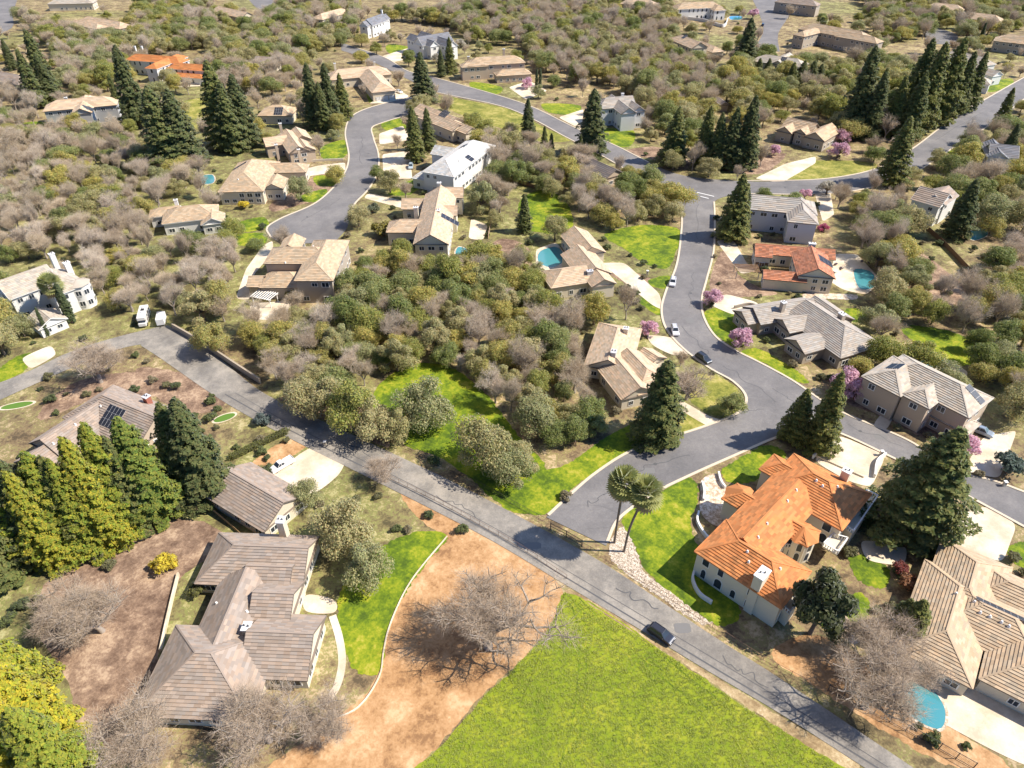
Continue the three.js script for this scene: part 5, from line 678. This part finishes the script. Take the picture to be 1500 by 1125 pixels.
fence([[1335, 318], [1380, 358], [1418, 398], [1455, 436]], 1.7, 'brown board fence along the dark ravine path', { solid: 1, m: M.wood, th: .1 }); fence([[1455, 436], [1480, 424], [1510, 410]], 1.7, 'brown board fence climbing from the ravine path', { solid: 1, m: M.wood, th: .1 }); fence([[304, 742], [335, 768], [370, 800]], .9, 'low timber board wall beside the garage', { solid: 1, m: mat(.5, .33, .18, .9), th: .1 }); fence([[790, 278], [745, 268], [720, 290]], 1.6, 'dark board fence behind the lit lawn', { solid: 1, m: M.wood, th: .1 }); fence([[715, 350], [722, 310], [718, 280]], 1.6, 'tan board fence beside the steep-roofed house', { solid: 1, m: mat(.42, .3, .2, .9), th: .1 });
function wall(pts, w, h, m, name, label) { const l = smoothPts(pts, false, pts.length * 8), o = l[0].clone(), me = new THREE.Mesh(stripSolid(l.map(p => p.clone().sub(o)), w, h, 0), m); me.castShadow = true; top(me, name); me.position.copy(o); tag(me, label, 'wall'); }
wall([[254, 481], [300, 508], [345, 538], [382, 562]], .5, 1.7, mat(.4, .33, .25, .9), 'retaining_wall', 'tan stone retaining wall along the shaded lane'); wall([[655, 786], [600, 855], [570, 920], [562, 955], [556, 990], [520, 1040], [450, 1060]], .22, .25, M.conc, 'lawn_edging', 'pale concrete edging between the lawn and the orange soil'); wall([[262, 842], [248, 900], [236, 955]], .35, .8, M.conc, 'garden_wall', 'low pale wall beside the brown house terrace');
wall([[998, 28], [1030, 32], [1058, 40], [1066, 30]], .4, 2.2, M.white, 'white_wall', 'white retaining wall below the white hill villa'); wall([[1075, 452], [1100, 448], [1120, 458]], .4, 1, mat(.3, .26, .22, .9), 'stone_wall', 'stone wall beside the grey-tiled house drive'); wall([[400, 245], [450, 238], [503, 235]], .3, 1, WM.cream, 'drive_wall', 'cream wall beside the cul-de-sac drive'); wall([[1180, 662], [1265, 700]], .2, .4, M.conc, 'drive_edging', 'pale edging along the villa driveway');
// white pergola
{ const o = G(390, 444), t = thing('pergola', 'white slatted pergola beside the tan two-storey house', 'pergola', null, o); const a = -.35; t.rotation.y = a; for (const x of [-3, 3]) for (const z of [-1.8, 1.8]) { const g = new THREE.BoxGeometry(.2, 2.6, .2); g.translate(x, 1.3, z); part(t, 'post', g, M.white); } for (const z of [-1.8, 1.8]) { const g = new THREE.BoxGeometry(7, .25, .18); g.translate(0, 2.7, z); part(t, 'beam', g, M.white); } for (let i = 0; i < 9; i++) { const g = new THREE.BoxGeometry(.16, .2, 4.8); g.translate(-3.2 + i * .8, 2.93, 0); part(t, 'slat', g, M.white); } }
{ const o = G(1092, 404), t = thing('pergola', 'timber pergola over the terracotta house drive', 'pergola', null, o); t.rotation.y = -.1; for (const x of [-3.4, 3.4]) for (const z of [-2.2, 2.2]) { const g = new THREE.BoxGeometry(.25, 2.6, .25); g.translate(x, 1.3, z); part(t, 'post', g, WM.ivory); } for (let i = 0; i < 6; i++) { const g = new THREE.BoxGeometry(7.4, .22, .2); g.translate(0, 2.75, -2.2 + i * .88); part(t, 'beam', g, mat(.42, .25, .14, .8)); } }
// fire pit
{ const o = G(1228, 912), t = thing('fire_pit', 'round stone fire pit on the villa back lawn', 'fire pit', null, o); const n = 18; for (let i = 0; i < n; i++) { const g = new RoundedBoxGeometry(.62, .4, .4, 1, .06); const m = part(t, 'stone', g, M.stone); const a = i / n * 6.283; m.position.set(Math.cos(a) * 1.8, .2, Math.sin(a) * 1.8); m.rotation.y = -a + Math.PI / 2; } const b = new THREE.CylinderGeometry(1.6, 1.6, .12, 20); b.translate(0, .1, 0); part(t, 'ash_bed', b, M.tar); }
// loungers
for (const [x, y, r, l] of [[1218, 378, .3, 'dark lounger on the terracotta house terrace'], [1224, 388, .9, 'dark lounger beside the terrace pool'], [1232, 394, 1.4, 'dark lounger near the terrace pool corner'], [1221, 400, 2, 'dark lounger at the terrace edge'], [1262, 384, 1.2, 'dark lounger behind the terrace pool'], [1272, 386, 1.3, 'dark lounger at the far pool corner'], [1330, 512, .6, 'white lounger on the brown house pool deck']]) { const t = thing('lounger', l, 'lounger', null, G(x, y)); t.rotation.y = r; const m = l[0] === 'w' ? M.white : mat(.06, .04, .06, .8), s = new RoundedBoxGeometry(1.4, .12, .7, 2, .04); s.translate(.2, .36, 0); part(t, 'seat', s, m); const b = new RoundedBoxGeometry(.75, .1, .7, 2, .04); b.rotateZ(-.7); b.translate(-.75, .6, 0); part(t, 'backrest', b, m); for (const [a, c] of [[-.4, -.3], [-.4, .3], [.8, -.3], [.8, .3]]) { const g = new THREE.BoxGeometry(.06, .34, .06); g.translate(a, .17, c); part(t, 'leg', g, m); } }
for (const [x, y, l] of [[477, 653, 'at the concrete drive with the white pickup'], [1046, 440, 'at the kerb by the pink plum'], [1290, 667, 'at the villa drive'], [1470, 712, 'at the blue-green shrub corner'], [948, 402, 'at the kerb of the pool-court house'], [600, 176, 'at the corner house drive']]) { const t = thing('mailbox_pillar', 'masonry mailbox pillar ' + l, 'mailbox', null, G(x, y)); const b = new RoundedBoxGeometry(.6, 1.3, .6, 2, .04); b.translate(0, .65, 0); part(t, 'pillar', b, WM.cream); const c = new RoundedBoxGeometry(.75, .12, .75, 2, .03); c.translate(0, 1.36, 0); part(t, 'cap', c, M.white); const m = new RoundedBoxGeometry(.25, .25, .1, 2, .02); m.translate(0, .95, .32); part(t, 'letter_slot', m, M.black); }
renderer.render(scene, camera);
